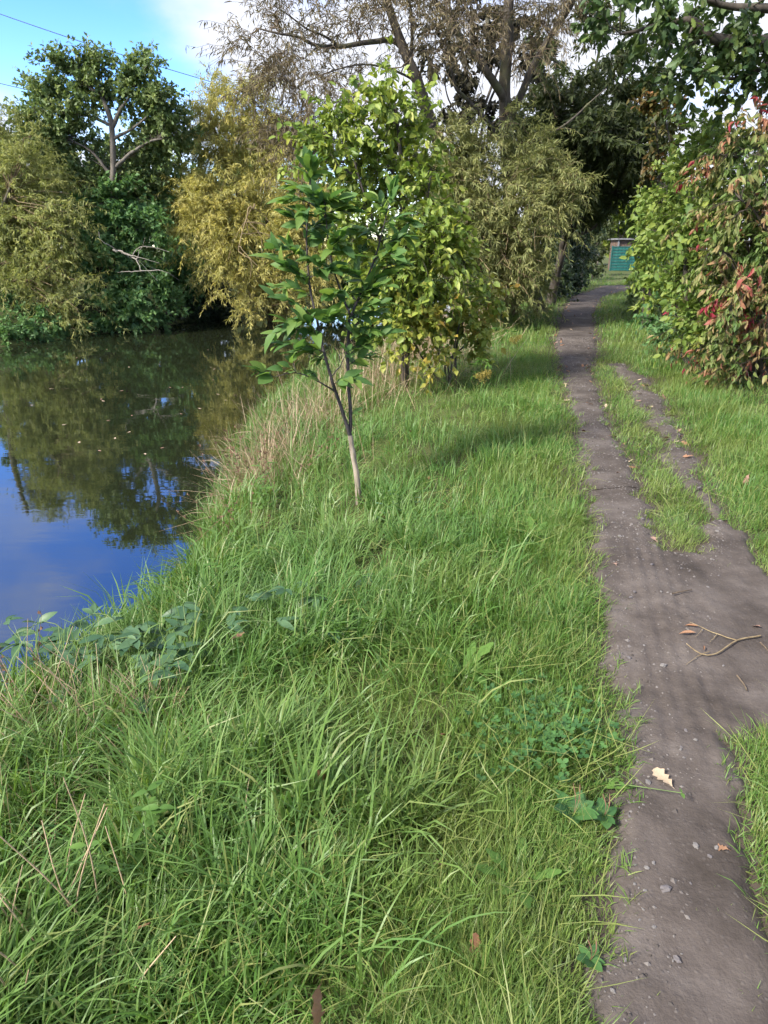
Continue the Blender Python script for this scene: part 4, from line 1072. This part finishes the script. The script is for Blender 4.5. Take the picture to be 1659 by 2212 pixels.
bush('hedge_bush', 'grey green fine leaved bush where the hedge meets the bend of the path', 1375, 650, 18,
     [(1405, 560, 18, 34, 55, .9), (1410, 480, 18.5, 42, 60, 1), (1392, 620, 17.6, 26, 36, .8), (1420, 640, 16, 40, 40, .8), (1430, 430, 19, 50, 50, 1)], M['lf_alder'], leaf=.12, lai=2.3)[2](keep_twigs=.5)
bush('hedge_bush', 'small shaded shrub low under the guelder bush', 1500, 780, 9.8,
     [(1470, 730, 10.2, 45, 35, .5), (1520, 780, 9.2, 45, 32, .4), (1440, 690, 11, 40, 30, .5), (1590, 815, 8.6, 50, 26, .4)], M['lf_dark'], leaf=.09, lai=2.0)[2](keep_twigs=.5)
bush('oak_sapling', 'small oak with orange autumn leaves above the hedge', 1420, 560, 15,
     [(1410, 250, 15, 45, 40, .8), (1440, 310, 15, 50, 45, .8), (1390, 340, 15.4, 40, 40, .8), (1460, 230, 15, 40, 40, .8)], leaf_mat('rust_leaf', [(.03, .05, .018), (.06, .075, .02), (.12, .08, .025), (.22, .09, .025)], trans=.3), leaf=.12, lai=1.1, tm=T_QUAD, cat='tree', fork=.6)[2](keep_twigs=.8)

# ---- oak limbs reaching in from the right
d = 8.6
b = gz(8.6, 8.6)
q = lambda px, py, dd=d: P(px, py, dd)
limbs = [([b, b + [-.1, 0, 2.2], b + [-.3, -.2, 3.6], b + [-.2, -.3, 5.4], b + [-.2, -.5, 8]], .3, .14), ([b + [-.3, -.2, 3.4], q(1800, 130), q(1700, 100), q(1610, 92), q(1560, 85), q(1522, 72), q(1500, 48), q(1465, 45), q(1400, 60), q(1340, 75)], .10, .014),
         ([b + [-.2, -.2, 4.6], q(1800, 20), q(1700, 20), q(1620, 15), q(1570, 12), q(1500, -10), q(1420, -10)], .07, .014), ([q(1700, 100), q(1640, 150), q(1580, 170), q(1530, 160)], .03, .008), ([q(1500, 48), q(1480, 100), q(1470, 150)], .015, .006)]
g = grow(limbs, [C(1640, 50, d, 60, 60, .7, 1.18), C(1560, 20, d, 60, 45, .7, 1.05), C(1480, 20, d, 60, 45, .7, 0.87), C(1400, 40, d, 60, 45, .6, 0.62), C(1330, 40, d, 55, 40, .6, 0.43), C(1460, 100, d, 50, 40, .5, 0.37), C(1550, 110, d, 50, 35, .5, 0.62), C(1630, 130, d, 50, 40, .6, 0.99), C(1560, 175, d, 55, 28, .5, 0.74), C(1630, 190, d, 45, 28, .5, 0.87), C(1480, 165, d, 40, 28, .5, 0.37),
                 C(1420, -60, d, 160, 50, 1.5, 0.74), C(1640, -60, d, 120, 60, 1.5, 0.74), C(1750, 100, d, 80, 120, 1.0, 0.74)],
         leaf=.10, ratio=.45, per=9, twigs=7, twig_len=.34, droop=.15, up=.05, leaf_down=.2, upturn=.05, br_r=.007, tw_r=.003)
tree('oak_tree', 'oak reaching dark leafy limbs over the path at the upper right', 'tree', b, g, M['lf_oak'], T_BROAD, M['bark_dark'], M['bark_dark'], obj_leaf=MO, n_obj=300)

# ------------------------------------------------------------------ fence, shed, cables
def box(a, c, s, rot=None):
    c = np.array(c, float); s = np.array(s, float) / 2
    v = np.array([[x, y, z] for x in (-1, 1) for y in (-1, 1) for z in (-1, 1)]) * s
    if rot is not None: v = v @ rot.T
    a.add(v + c, [(0, 1, 3, 2), (4, 6, 7, 5), (0, 4, 5, 1), (2, 3, 7, 6), (0, 2, 6, 4), (1, 5, 7, 3)], .5)
def box_obj(name, c, s, mat, parent, rot=None):
    a = Acc(); box(a, c, s, rot); return a.build(name, mat, parent, smooth=False)
M['fence_green'] = plain('fence_green', (.012, .095, .085), .45, .15, 4)
M['strip_green'] = plain('strip_green', (.018, .13, .115), .5, .2, 3)
M['shed_wood'] = plain('shed_wood', (.115, .075, .058), .8, .35, 6)
M['shed_roof'] = plain('shed_roof', (.16, .16, .17), .6, .2, 3)
M['cable'] = plain('cable', (.05, .055, .07), .6, .1, 3)
fx0, fx1, fy = P(1318, 580, 52)[0], P(1400, 580, 52)[0], 52.0
fz = at_ground(fx0, fy)
e = empty('mesh_fence', (fx0, fy, fz), 'green wire panel fence with green privacy strips at the end of the path', 'fence')
w = 1.25
n = int((fx1 - fx0) / w) + 1
for i in range(n + 1):
    box_obj('post', (fx0 + i * w, fy, fz + .8), (.07, .07, 1.75), M['fence_green'], e)
for i in range(n):
    for k in range(8):
        box_obj('strip', (fx0 + (i + .5) * w, fy + .02, fz + .12 + k * .2), (w - .08, .012, .175), M['strip_green'], e)
    for k in range(9):
        box_obj('rod', (fx0 + (i + .5) * w, fy - .03, fz + .03 + k * .2), (w, .016, .022), M['fence_green'], e)
    for k in range(5):
        box_obj('rod', (fx0 + (i + .1 + .2 * k) * w, fy - .045, fz + .83), (.012, .012, 1.62), M['fence_green'], e)
e = empty('shed', (fx0 + 1.0, fy + 1.2, fz), 'small brown plank shed with a flat grey roof behind the green fence', 'shed')
sx0 = P(1338, 520, 53.2)[0]; st = P(1338, 518, 53.2)[2]
for i in range(14):
    box_obj('plank', (sx0 + .1 + i * .2, fy + 1.2 + .012 * (i % 2), fz + (st - fz) / 2), (.19, .03, st - fz), M['shed_wood'], e)
for i in range(10):
    box_obj('plank', (sx0 + .012 * (i % 2), fy + 1.3 + i * .2, fz + (st - fz) / 2), (.03, .19, st - fz), M['shed_wood'], e)
box_obj('roof', (sx0 + 1.35, fy + 2.2, st + .06), (3.1, 2.5, .11), M['shed_roof'], e)
box_obj('corner_post', (sx0 - .05, fy + 1.13, fz + (st - fz) / 2), (.1, .1, st - fz - .01), M['shed_roof'], e)
for lab, pts in (('thin overhead cable crossing the blue sky above the alder', [(-60, 5), (0, 30), (200, 98), (400, 160), (560, 205), (800, 260)]), ('lower overhead cable disappearing behind the alder crown', [(-60, 165), (0, 180), (60, 194), (200, 226), (330, 250)])):
    a = Acc()
    c = smooth_poly([P(x_, y_, 60) for x_, y_ in pts], 40)
    tubes(a, c[None], np.full((1, len(c)), .028), 5)
    props(a.build('cable', M['cable']), lab, 'cable')

# ------------------------------------------------------------------ stones of the path
M['stone'] = plain('stone', (.15, .14, .138), .8, .3, 30)
M['stone_dark'] = plain('stone_dark', (.11, .10, .105), .8, .3, 30)
def pebble(seed, mat):
    r = np.random.default_rng(seed)
    ico = []
    th = np.linspace(0, 2 * np.pi, 7)[:-1]
    V = [(0, 0, -.35)] + [(np.cos(t) * .45, np.sin(t) * .33, -.2) for t in th] + [(np.cos(t + .3) * .5, np.sin(t + .3) * .36, .06) for t in th] + [(np.cos(t + .1) * .3, np.sin(t + .1) * .22, .27) for t in th] + [(0, 0, .3)]
    V = np.array(V) * (1 + .16 * r.normal(size=(20, 3)))
    F = []
    for j in range(6):
        k = (j + 1) % 6
        F += [(0, 1 + k, 1 + j), (19, 13 + j, 13 + k)]
        for b_ in (1, 7): F += [(b_ + j, b_ + k, b_ + 6 + k), (b_ + j, b_ + 6 + k, b_ + 6 + j)]
    a = Acc(); a.add(V, F); return a.mesh('stone', mat, smooth=False)
PEB = [pebble(i, M['stone'] if i % 3 else M['stone_dark']) for i in range(8)]
spots = [(1435, 1930, .030), (1500, 1842, .022), (1545, 1845, .016), (1395, 1885, .016), (1410, 1875, .014), (1345, 1850, .012), (1530, 1865, .014), (1500, 1610, .014), (1480, 1585, .016), (1330, 1640, .022), (1460, 2080, .02), (1370, 1915, .012), (1320, 1440, .012), (1560, 1450, .012),
         (1385, 1135, .028), (1345, 1120, .022), (1400, 1150, .02), (1440, 1170, .018), (1375, 1170, .016)]
pos = [(*GP(x_, y_)[:2], s_) for x_, y_, s_ in spots]
xx, yy = cands(9000, .9, 10, 1.3, .05, .5, .3)
ss = path_sd(xx, yy)
k = (ss < -.01) & (rng.random(len(xx)) < .25 + .75 * sstep(2.8, 3.6, yy) + .4 * (ss > -.09))
xx, yy = xx[k][:250], yy[k][:250]
pos += [(x_, y_, float(np.clip(rng.lognormal(math.log(.0085), .45), .004, .022)) * (1 + .06 * y_)) for x_, y_ in zip(xx, yy)]
for x_, y_, s_ in pos:
    o = bpy.data.objects.new('stone', PEB[int(rng.integers(8))]); COL.objects.link(o); o.parent = path
    o.location = (x_, y_, float(path_z(np.array([x_]), np.array([y_]))[0]) + s_ * .12)
    o.rotation_euler = (rng.normal(0, .2), rng.normal(0, .2), rng.random() * 6.28); o.scale = (s_ * 1.15, s_, s_ * .8)

gx, gy = cands(42000, .9, 13, 1.15, .05, .5, .3)
gs = path_sd(gx, gy)
k = (gs < .0) & (rng.random(len(gx)) < np.clip(.22 + .5 * vnoise(gx, gy, .3) + .6 * sstep(2.9, 3.8, gy) + .35 * (gs > -.08), 0, 1))
gx, gy = gx[k][:7000], gy[k][:7000]; m_ = len(gx)
rs = np.clip(rng.lognormal(math.log(.0030), .45, m_), .0014, .009) * (1 + .12 * gy)
OV = np.array([(1, 0, 0), (0, 1, 0), (-1, 0, 0), (0, -1, 0), (0, 0, .7)], float); OF = np.array([(0, 1, 4), (1, 2, 4), (2, 3, 4), (3, 0, 4)])
an = rng.random(m_) * 6.28; ca, sa = np.cos(an), np.sin(an)
ov = OV[None] * (.7 + .6 * rng.random((m_, 5, 1)))
gv = np.stack([ov[..., 0] * ca[:, None] - ov[..., 1] * sa[:, None], ov[..., 0] * sa[:, None] + ov[..., 1] * ca[:, None], ov[..., 2]], -1) * rs[:, None, None]
gv += np.stack([gx, gy, path_z(gx, gy) - .0005], -1)[:, None]
a = Acc(); a.add(gv.reshape(-1, 3), ((np.arange(m_) * 5)[:, None, None] + OF[None]).reshape(-1, 3), np.repeat(rng.random(m_), 4))
a.build('gravel', leaf_mat('gravel', [(.05, .043, .04), (.10, .088, .084), (.155, .142, .138)], trans=0, rough=.85, spec=.2), path, smooth=False)['kind'] = 'stuff'

# ------------------------------------------------------------------ fallen leaves and twig
def fallen_mat(name, cols): return leaf_mat(name, cols, trans=.12, rough=.6, spec=.25, per_object=True)
FM = {'pale': fallen_mat('leaf_pale', [(.40, .31, .22), (.48, .38, .28)]), 'brown': fallen_mat('leaf_brown', [(.20, .10, .055), (.28, .16, .10)]), 'pink': fallen_mat('leaf_pinkish', [(.30, .18, .14), (.36, .24, .19)]), 'red': fallen_mat('leaf_red', [(.14, .02, .02), (.2, .04, .03)])}
def fallen_mesh(m, curl):
    V, F = lobed(OAK_SIDE, curl)
    V = V.copy(); V[:, 2] += .10 * np.sin(V[:, 0] * 5) * V[:, 1] * 2 + .04 * np.sin(V[:, 0] * 9)
    V[:, 0] -= .5
    st = len(V)
    V = np.vstack([V, [(-.5, .012, 0), (-.5, -.012, 0), (-.68, .006, .03)]])
    F = np.vstack([F, [(st, st + 2, st + 1)]])
    a = Acc(); a.add(V, F, .5); return a.mesh('fallen_leaf', m, smooth=True)
FMESH = {(k_, c): fallen_mesh(v, c) for k_, v in FM.items() for c in (.12, .5)}
for px, py, sz, col, curl, lift, tilt, lab in (
    (1430, 1690, .088, 'pale', .12, .012, .1, 'large pale oak leaf lying face up on the bare path'), (670, 2130, .10, 'brown', .5, .10, .9, 'big curled brown leaf caught in the grass near the bottom edge'),
    (957, 1828, .06, 'pink', .5, .06, .6, 'pinkish brown leaf in the grass left of the plantain'), (1030, 2040, .06, 'brown', .5, .06, .9, 'brown leaf standing on edge in the grass low in the picture'),
    (1325, 1228, .075, 'pink', .5, .012, .15, 'reddish brown leaf on the path just left of the grass island'), (1412, 1181, .075, 'pink', .12, .015, .15, 'pinkish leaf at the near left tip of the grass island'),
    (1628, 1357, .075, 'pink', .5, .015, .2, 'curled pink leaf beside the twig at the right edge'), (1610, 1037, .09, 'pink', .5, .07, .5, 'pink brown leaf lying in the grass right of the path'),
    (1552, 1840, .05, 'brown', .5, .012, .3, 'small crumpled brown leaf on the path beside grey pebbles'), (1320, 1643, .06, 'pale', .5, .012, .2, 'pale leaf scrap at the path edge by the clover'),
    (690, 1590, .09, 'brown', .5, .14, 1.0, 'rusty red leaf poking up from long grass'), (960, 1550, .06, 'brown', .5, .10, .8, 'dry brown leaf half hidden in the grass above the clover'), (1150, 1872, .05, 'red', .5, .04, .4, 'dark red leaf in the thin grass left of the path'), (505, 1278, .09, 'brown', .12, .18, .5, 'tan leaf resting on the long bank grass'),
    (1520, 970, .07, 'red', .5, .02, .3, 'red leaf on the narrow right hand track'), (1330, 1025, .08, 'pink', .5, .012, .2, 'curled brown leaf midway along the narrow path'), (300, 1905, .06, 'brown', .5, .12, .9, 'small brown leaf upright in the tall grass at lower left'), (1365, 945, .07, 'pink', .5, .012, .2, 'leaf lying on the path edge beside the grass island')):
    g_ = GP(px, py, lift)
    z_ = float(path_z(np.array([g_[0]]), np.array([g_[1]]))[0]) if path_sd([g_[0]], [g_[1]])[0] < 0 else at_ground(g_[0], g_[1])
    o = link('fallen_leaf', FMESH[(col, curl)])
    o.location = (g_[0], g_[1], z_ + lift); o.scale = (sz, sz, sz)
    o.rotation_euler = (rng.normal(0, tilt), rng.normal(0, tilt) + (.7 if tilt > .7 else 0), R(110) if col == 'pale' and sz > .08 else R(75) + rng.normal(0, .9))
    props(o, lab, 'leaf', 'fallen leaves')
xx, yy = cands(6000, 4.5, 31, 1.2, .15, .45, .3)
ss = path_sd(xx, yy)
k = (ss < .12) & (rng.random(len(xx)) < np.where(np.abs(ss) < .12, .8, .22)) & (rng.random(len(xx)) < np.interp(yy, [4, 9, 14, 24], [.15, .4, .9, .8]))
for x_, y_ in list(zip(xx[k], yy[k]))[:130]:
    o = link('fallen_leaf', FMESH[(('brown', 'pink', 'brown', 'pale')[int(rng.integers(4))], (.12, .5)[int(rng.integers(2))])])
    o.location = (x_, y_, float(path_z(np.array([x_]), np.array([y_]))[0]) + .02 + .02 * (path_sd([x_], [y_])[0] > 0))
    s_ = rng.uniform(.05, .095); o.scale = (s_, s_, s_); o.rotation_euler = (rng.normal(0, .4), rng.normal(0, .4), rng.random() * 6.28)
    props(o, 'small orange brown leaf in the litter strewn along the distant path', 'leaf', 'leaf litter on the far path')
xx, yy = cands(400, .8, 7, 1.1)
k = (path_sd(xx, yy) > .1) & (bank_s(xx, yy) < -.2)
for x_, y_ in list(zip(xx[k], yy[k]))[:34]:
    o = link('fallen_leaf', FMESH[(('brown', 'pink')[int(rng.integers(2))], .5)])
    o.location = (x_, y_, at_ground(x_, y_) + rng.uniform(.03, .09)); s_ = rng.uniform(.03, .06); o.scale = (s_, s_, s_)
    o.rotation_euler = (rng.normal(0, .5), rng.normal(0, .5), rng.random() * 6.28)
    props(o, 'small dry brown leaf half sunk in the meadow grass', 'leaf', 'small leaves in the grass')
# leaves drifting on the river
for i in range(46):
    px, py = rng.uniform(20, 620), rng.uniform(745, 1000)
    g_ = GP(px, py, WZ)
    if bank_s(g_[0], g_[1]) < 1.2: continue
    o = link('floating_leaf', FMESH[(('pale', 'pink')[i % 2], .12)])
    o.location = (g_[0], g_[1], WZ + .006); s_ = rng.uniform(.05, .08); o.scale = (s_, s_, s_ * .3); o.rotation_euler = (0, 0, rng.random() * 6.28)
    props(o, 'tiny pale leaf drifting on the dark river', 'leaf', 'leaves drifting on the river')
tp = lambda px, py, dz=.012: (lambda g_: np.array([g_[0], g_[1], float(path_z(np.array([g_[0]]), np.array([g_[1]]))[0]) + dz]))(GP(px, py, .01))
e = empty('twig', tp(1600, 1395), 'forked yellowish willow twig with dry leaves lying on the path', 'twig')
for nm, pts, r0, r1 in (('stem', [(1640, 1385), (1590, 1398), (1545, 1425), (1510, 1425), (1480, 1405)], .0042, .0022), ('fork', [(1590, 1398), (1545, 1385), (1510, 1372), (1487, 1362)], .003, .0012), ('fork', [(1530, 1420), (1505, 1430), (1480, 1447)], .002, .001), ('fork', [(1545, 1386), (1530, 1402)], .0018, .001), ('fork', [(1515, 1375), (1500, 1392)], .0015, .0008)):
    a = Acc(); c = smooth_poly([tp(*p_) for p_ in pts], 18, .0012); tubes(a, c[None], np.linspace(r0, r1, len(c))[None], 6); a.build(nm, M['twig_tan'], e)
TWL = [tmpl_mesh('twig_leaf', (T_LANCE[0] * [1, .6, 1], T_LANCE[1]), FM['brown'])]
leaf_objects(e, TWL, np.array([tp(1505, 1372, .014), tp(1500, 1385, .016), tp(1518, 1408, .014)]), np.array([(-1, .35, .05), (-1, .05, .05), (-.4, -1, .1)]), np.array([(0, -.2, 1), (0, -.3, 1), (.2, 0, 1.)]), np.array([.055, .07, .035]))
for px0, py0, px1, py1, lab in ((1450, 1300, 1492, 1290, 'thin dry twig across the path above the forked twig'), (1640, 1400, 1658, 1420, 'short thick stick at the right edge of the path'), (1590, 1470, 1612, 1500, 'small dark stick near the right path edge')):
    a = Acc(); c = smooth_poly([tp(px0, py0), tp((px0 + px1) / 2 + 2, (py0 + py1) / 2), tp(px1, py1)], 10, .001); tubes(a, c[None], np.linspace(.004, .0025, len(c))[None], 6)
    props(a.build('stick', M['twig_brown']), lab, 'stick', 'sticks on the path')

# ------------------------------------------------------------------ weeds and small plants
M['lf_bramble'] = leaf_mat('bramble_leaf', [(.045, .105, .05), (.07, .14, .068), (.10, .18, .085)], trans=.25, per_object=True, rough=.45)
M['lf_nettle'] = leaf_mat('nettle_leaf', [(.07, .15, .03), (.10, .20, .045), (.13, .24, .05)], trans=.35, per_object=True)
M['lf_clover'] = leaf_mat('clover_leaf', [(.04, .11, .035), (.06, .15, .045), (.085, .19, .055)], trans=.3, per_object=True)
M['stem_green'] = plain('stem_green', (.09, .14, .04), .6, .25)
M['stem_rust'] = plain('stem_rust', (.17, .095, .06), .7, .3)
M['straw'] = plain('straw', (.40, .30, .19), .7, .25, 60)
MB_ = [tmpl_mesh('bramble_leaf', t, M['lf_bramble']) for t in T_OVATE[:3]]
MN_ = [tmpl_mesh('nettle_leaf', t, M['lf_nettle']) for t in T_OVATE[:3]]
def trifoliate():
    a = Acc(); th = np.linspace(0, 2 * np.pi, 8)[:-1]
    for r0 in (0, 2.09, 4.19):
        V = [(0, 0, 0)] + [((.5 + .45 * np.cos(t)) * np.cos(r0) - .4 * np.sin(t) * np.sin(r0), (.5 + .45 * np.cos(t)) * np.sin(r0) + .4 * np.sin(t) * np.cos(r0), .12 + .08 * np.cos(t)) for t in th]
        a.add(V, [(0, 1 + i, 1 + (i + 1) % 7) for i in range(7)], .5)
    return a.mesh('clover_leaf', M['lf_clover'], smooth=False)
MC_ = [trifoliate()]
def grd(px, py, dz=0.):
    g_ = GP(px, py, -.05)
    return np.array([g_[0], g_[1], at_ground(g_[0], g_[1]) + dz])
# bramble at the water's edge
b = grd(290, 1400)
e = empty('bramble', b, 'sprawling blue green bramble patch at the water edge', 'bramble')
LPb, LAb, LNb, LSb = [], [], [], []
for i in range(22):
    s0 = b + np.array([rng.normal(0, .22), rng.normal(.05, .15), 0]); s0[2] = at_ground(s0[0], s0[1])
    dr = np.array([rng.normal(-.05, .35), rng.normal(.05, .2), 0])
    c = smooth_poly([s0, s0 + dr * .5 + [0, 0, rng.uniform(.18, .30)], s0 + dr + [0, 0, rng.uniform(.12, .26)]], 12, .004)
    a = Acc(); tubes(a, c[None], np.linspace(.003, .0015, len(c))[None], 5); a.build('cane', M['stem_green'], e)
    for j in range(2, len(c), 3):
        d0 = unit(np.array([rng.normal(), rng.normal(), .15]))
        for t_ in (0, 1.1, -1.1):
            ca, sa = math.cos(t_), math.sin(t_)
            LPb.append(c[j]); LAb.append((d0[0] * ca - d0[1] * sa, d0[0] * sa + d0[1] * ca, d0[2])); LNb.append(np.array([0, -.2, 1]) + rng.normal(size=3) * .25); LSb.append(rng.uniform(.06, .105))
leaf_objects(e, MB_, np.array(LPb), np.array(LAb), np.array(LNb), np.array(LSb))
# nettles and other upright leafy weeds
def nettle(px, py, h, pairs, sz, lab, mat=MN_, nm='nettle', stems=1, spread=.04):
    b = grd(px, py)
    e = empty(nm, b, lab, 'weed')
    lp, la, ln, ls = [], [], [], []
    for s_ in range(stems):
        s0 = b + np.array([rng.normal(0, spread), rng.normal(0, spread), 0])
        c = smooth_poly([s0, s0 + [rng.normal(0, .03), 0, h * .5], s0 + [rng.normal(0, .06), rng.normal(0, .04), h * rng.uniform(.8, 1.1)]], 12)
        a = Acc(); tubes(a, c[None], np.linspace(.003, .0015, len(c))[None], 5); a.build('stem', M['stem_green'], e)
        for i in range(pairs):
            f = .3 + .7 * i / max(1, pairs - 1); p_ = c[int(f * (len(c) - 1))]; an = i * 1.57 + rng.normal(0, .3)
            for q_ in (an, an + 3.14):
                lp.append(p_); la.append((math.cos(q_), math.sin(q_), .25)); ln.append(np.array([0, -.2, 1]) + rng.normal(size=3) * .2); ls.append(sz * rng.uniform(.8, 1.2) * (1.1 - .5 * f))
    leaf_objects(e, mat, np.array(lp), np.array(la), np.array(ln), np.array(ls))
nettle(300, 1780, .26, 5, .085, 'light green nettle rising from the long grass at lower left', stems=3)
nettle(120, 1960, .2, 3, .075, 'pair of pale leafed weed shoots at the left edge of the tall grass', stems=2)
nettle(450, 1250, .34, 5, .06, 'narrow weed standing against the water above the bramble', stems=2)
nettle(560, 1050, .35, 5, .07, 'leafy weed at the water edge left of the sapling', stems=3, spread=.08)
nettle(850, 1085, .12, 3, .055, 'dark ivy leaved weeds around the foot of the sapling', MB_, stems=8, spread=.11)
nettle(1010, 800, .5, 6, .12, 'dark leafy weed under the walnut where the dry grass ends', MN_, stems=5, spread=.2)
nettle(1500, 800, .35, 5, .10, 'broad leafed weeds at the foot of the red hedge', MN_, stems=5, spread=.22)
nettle(1330, 1730, .07, 2, .04, 'small green weed on the left edge of the path above the plantain', MN_, stems=4, spread=.04)
# clover by the path
b = grd(1180, 1620)
e = empty('clover_patch', b, 'patch of round leafed clover in the grass left of the path', 'clover')
lp, sz = [], []
for i in range(190):
    px, py = 1165 + 75 * rng.normal(), 1625 + 50 * rng.normal()
    g_ = grd(px, py, rng.uniform(.05, .085))
    if path_sd([g_[0]], [g_[1]])[0] < .02: continue
    lp.append(g_); sz.append(rng.uniform(.013, .023))
m_ = len(lp)
leaf_objects(e, MC_, np.array(lp), np.stack([rng.normal(size=m_), rng.normal(size=m_), np.zeros(m_)], -1), np.array([0, -.15, 1]) + rng.normal(size=(m_, 3)) * .25, np.array(sz))
a = Acc(); q_ = np.array(lp); g0 = q_.copy(); g0[:, 2] -= .075; g0[:, :2] += rng.normal(size=(m_, 2)) * .012
tubes(a, np.stack([g0, (g0 + q_) / 2, q_], 1), np.full((m_, 3), .0008), 3); a.build('stalks', M['stem_green'], e)['kind'] = 'stuff'
# plantain rosettes
def plantain(px, py, n_, sz, lab):
    b = grd(px, py, .025); e = empty('plantain', b, lab, 'weed')
    an = np.linspace(0, 6.28, n_ + 1)[:-1] + rng.normal(0, .2, n_)
    leaf_objects(e, [tmpl_mesh('plantain_leaf', (T_OVATE[2][0] * [1, 1.35, 1], T_OVATE[2][1]), M['lf_clover'])], np.tile(b, (n_, 1)), np.stack([np.cos(an), np.sin(an), rng.uniform(.15, .9, n_)], -1), np.tile([0, -.2, 1.], (n_, 1)), sz * rng.uniform(.75, 1.15, n_))
    for k_ in range(2):
        a = Acc(); c = smooth_poly([b, b + [.01 * k_, 0, sz * .7], b + [.02 * k_ - .01, .01, sz * 1.3]], 8); tubes(a, c[None], np.r_[np.full(len(c) - 4, .0008), .0016, .002, .0018, .0008][None], 5); a.build('seed_stalk', M['stem_rust'], e)
plantain(1235, 1795, 10, .085, 'broad leafed plantain rosette beside the path below the clover')
plantain(1300, 1800, 7, .06, 'small plantain overhanging the left path edge')
plantain(1270, 2110, 6, .045, 'faint plantain leaves low in the grass near the bottom of the path')
def rosette(px, py, n_, sz, lab):
    b = grd(px, py, .02); e = empty('dandelion', b, lab, 'weed')
    an = np.linspace(0, 6.28, n_ + 1)[:-1] + rng.normal(0, .25, n_)
    leaf_objects(e, [tmpl_mesh('dandelion_leaf', (lobed([(.12, .03), (.25, .09), (.32, .05), (.5, .12), (.57, .07), (.75, .15), (.83, .09), (.95, .06)], .35)), M['lf_nettle'])], np.tile(b, (n_, 1)), np.stack([np.cos(an), np.sin(an), rng.uniform(.4, 1.2, n_)], -1), np.tile([0, 0, 1.], (n_, 1)), sz * rng.uniform(.75, 1.15, n_))
rosette(1000, 1470, 9, .16, 'dandelion rosette in the grass above the clover patch')
rosette(1120, 1930, 8, .12, 'dandelion leaves in the thin grass left of the lower path')
rosette(560, 1640, 9, .18, 'dandelion rosette deep in the long grass at centre left')
rosette(1150, 1180, 9, .17, 'dandelion rosette in the verge beside the narrow path')
# straw clumps and stalks
def stalks(nm, lab, px, py, n_, L, sp, mat, lean=.5, r0=.0022, cat='dry grass', head=None):
    b = grd(px, py); e = empty(nm, b, lab, cat)
    for i in range(n_):
        s0 = b + np.array([rng.normal(0, sp), rng.normal(0, sp * .6), -.01]); l = L * rng.uniform(.55, 1.15)
        dr = np.array([rng.normal(-.15, lean), rng.normal(0, lean * .6), 1.]); dr /= np.linalg.norm(dr)
        c = smooth_poly([s0, s0 + dr * l * .5 + rng.normal(size=3) * .01, s0 + dr * l + [dr[0] * .1 * l, 0, -.06 * l]], 9)
        a = Acc(); tubes(a, c[None], np.linspace(r0, r0 * .5, len(c))[None], 4)
        if head:
            for j in range(len(c) // 2, len(c)):
                for _ in range(4):
                    v = rand_unit(1)[0] * head; a.add([c[j], c[j] + v + [0, 0, head * .3], c[j] + v * .5 + [0, 0, head]], [(0, 1, 2)], rng.random())
        a.build('stalk', mat, e)
stalks('straw_clump', 'bleached straw clump at the lower edge of the bramble', 340, 1500, 46, .36, .06, M['straw'], .35)
stalks('straw_clump', 'bent pale straws rising in front of the blue water at the left edge', 90, 1510, 34, .56, .16, M['straw'], .4, .0028)
stalks('straw_clump', 'dry brown stems standing in the tall grass at the lower left edge', 70, 1990, 18, .55, .14, M['straw'], .35, .0032)
stalks('dock_stalks', 'rusty seed stalks leaning over the water left of the sapling', 560, 1010, 16, .62, .16, M['stem_rust'], .6, .0022, 'weed', .02)
stalks('dock_stalks', 'thin reddish stalks hanging over the bank edge above the long grass', 520, 1100, 9, .5, .1, M['stem_rust'], .7, .002, 'weed', .016)
stalks('dry_flower_stalks', 'pinkish dry flower stalks in front of the water at the far left edge', 30, 1440, 6, .5, .06, M['stem_rust'], .3, .0018, 'weed', .016)
# goldenrod
M['goldenrod'] = leaf_mat('goldenrod', [(.22, .18, .04), (.30, .24, .05), (.24, .20, .07)], trans=.2)
for px, py, tx, ty, lab in ((1000, 770, 1125, 725, 'goldenrod stem leaning out over the verge with a yellow plume'), (1010, 850, 1060, 800, 'shorter goldenrod plume browning above the grass')):
    b = grd(px, py); e = empty('goldenrod', b, lab, 'flower')
    tip = P(tx, ty, b[1] - .3)
    c = smooth_poly([b, (b + tip) / 2 + [0, 0, .25], tip], 18, .004)
    a = Acc(); tubes(a, c[None], np.linspace(.005, .002, len(c))[None], 5); a.build('stem', M['stem_green'], e)
    a = Acc(); n_ = 420
    f_ = rng.random(n_); cc_ = tip + np.array([(-.16 * f_), .02 * rng.normal(size=n_), -.05 * f_ - .10 * rng.random(n_) * np.sin(f_ * 3.1)]).T + rng.normal(size=(n_, 3)) * .018
    leaves(a, T_QUAD, cc_, rand_unit(n_), rand_unit(n_), np.full(n_, .018), rng.random(n_)); a.build('plume', M['goldenrod'], e)
    lp = c[rng.integers(4, len(c) - 3, 26)]
    leaf_objects(e, [tmpl_mesh('goldenrod_leaf', (T_LANCE[0] * [1, .7, 1], T_LANCE[1]), M['lf_nettle'])], lp, rng.normal(size=(26, 3)) * [1, 1, .3], np.tile([0, 0, 1.], (26, 1)), rng.uniform(.07, .12, 26))
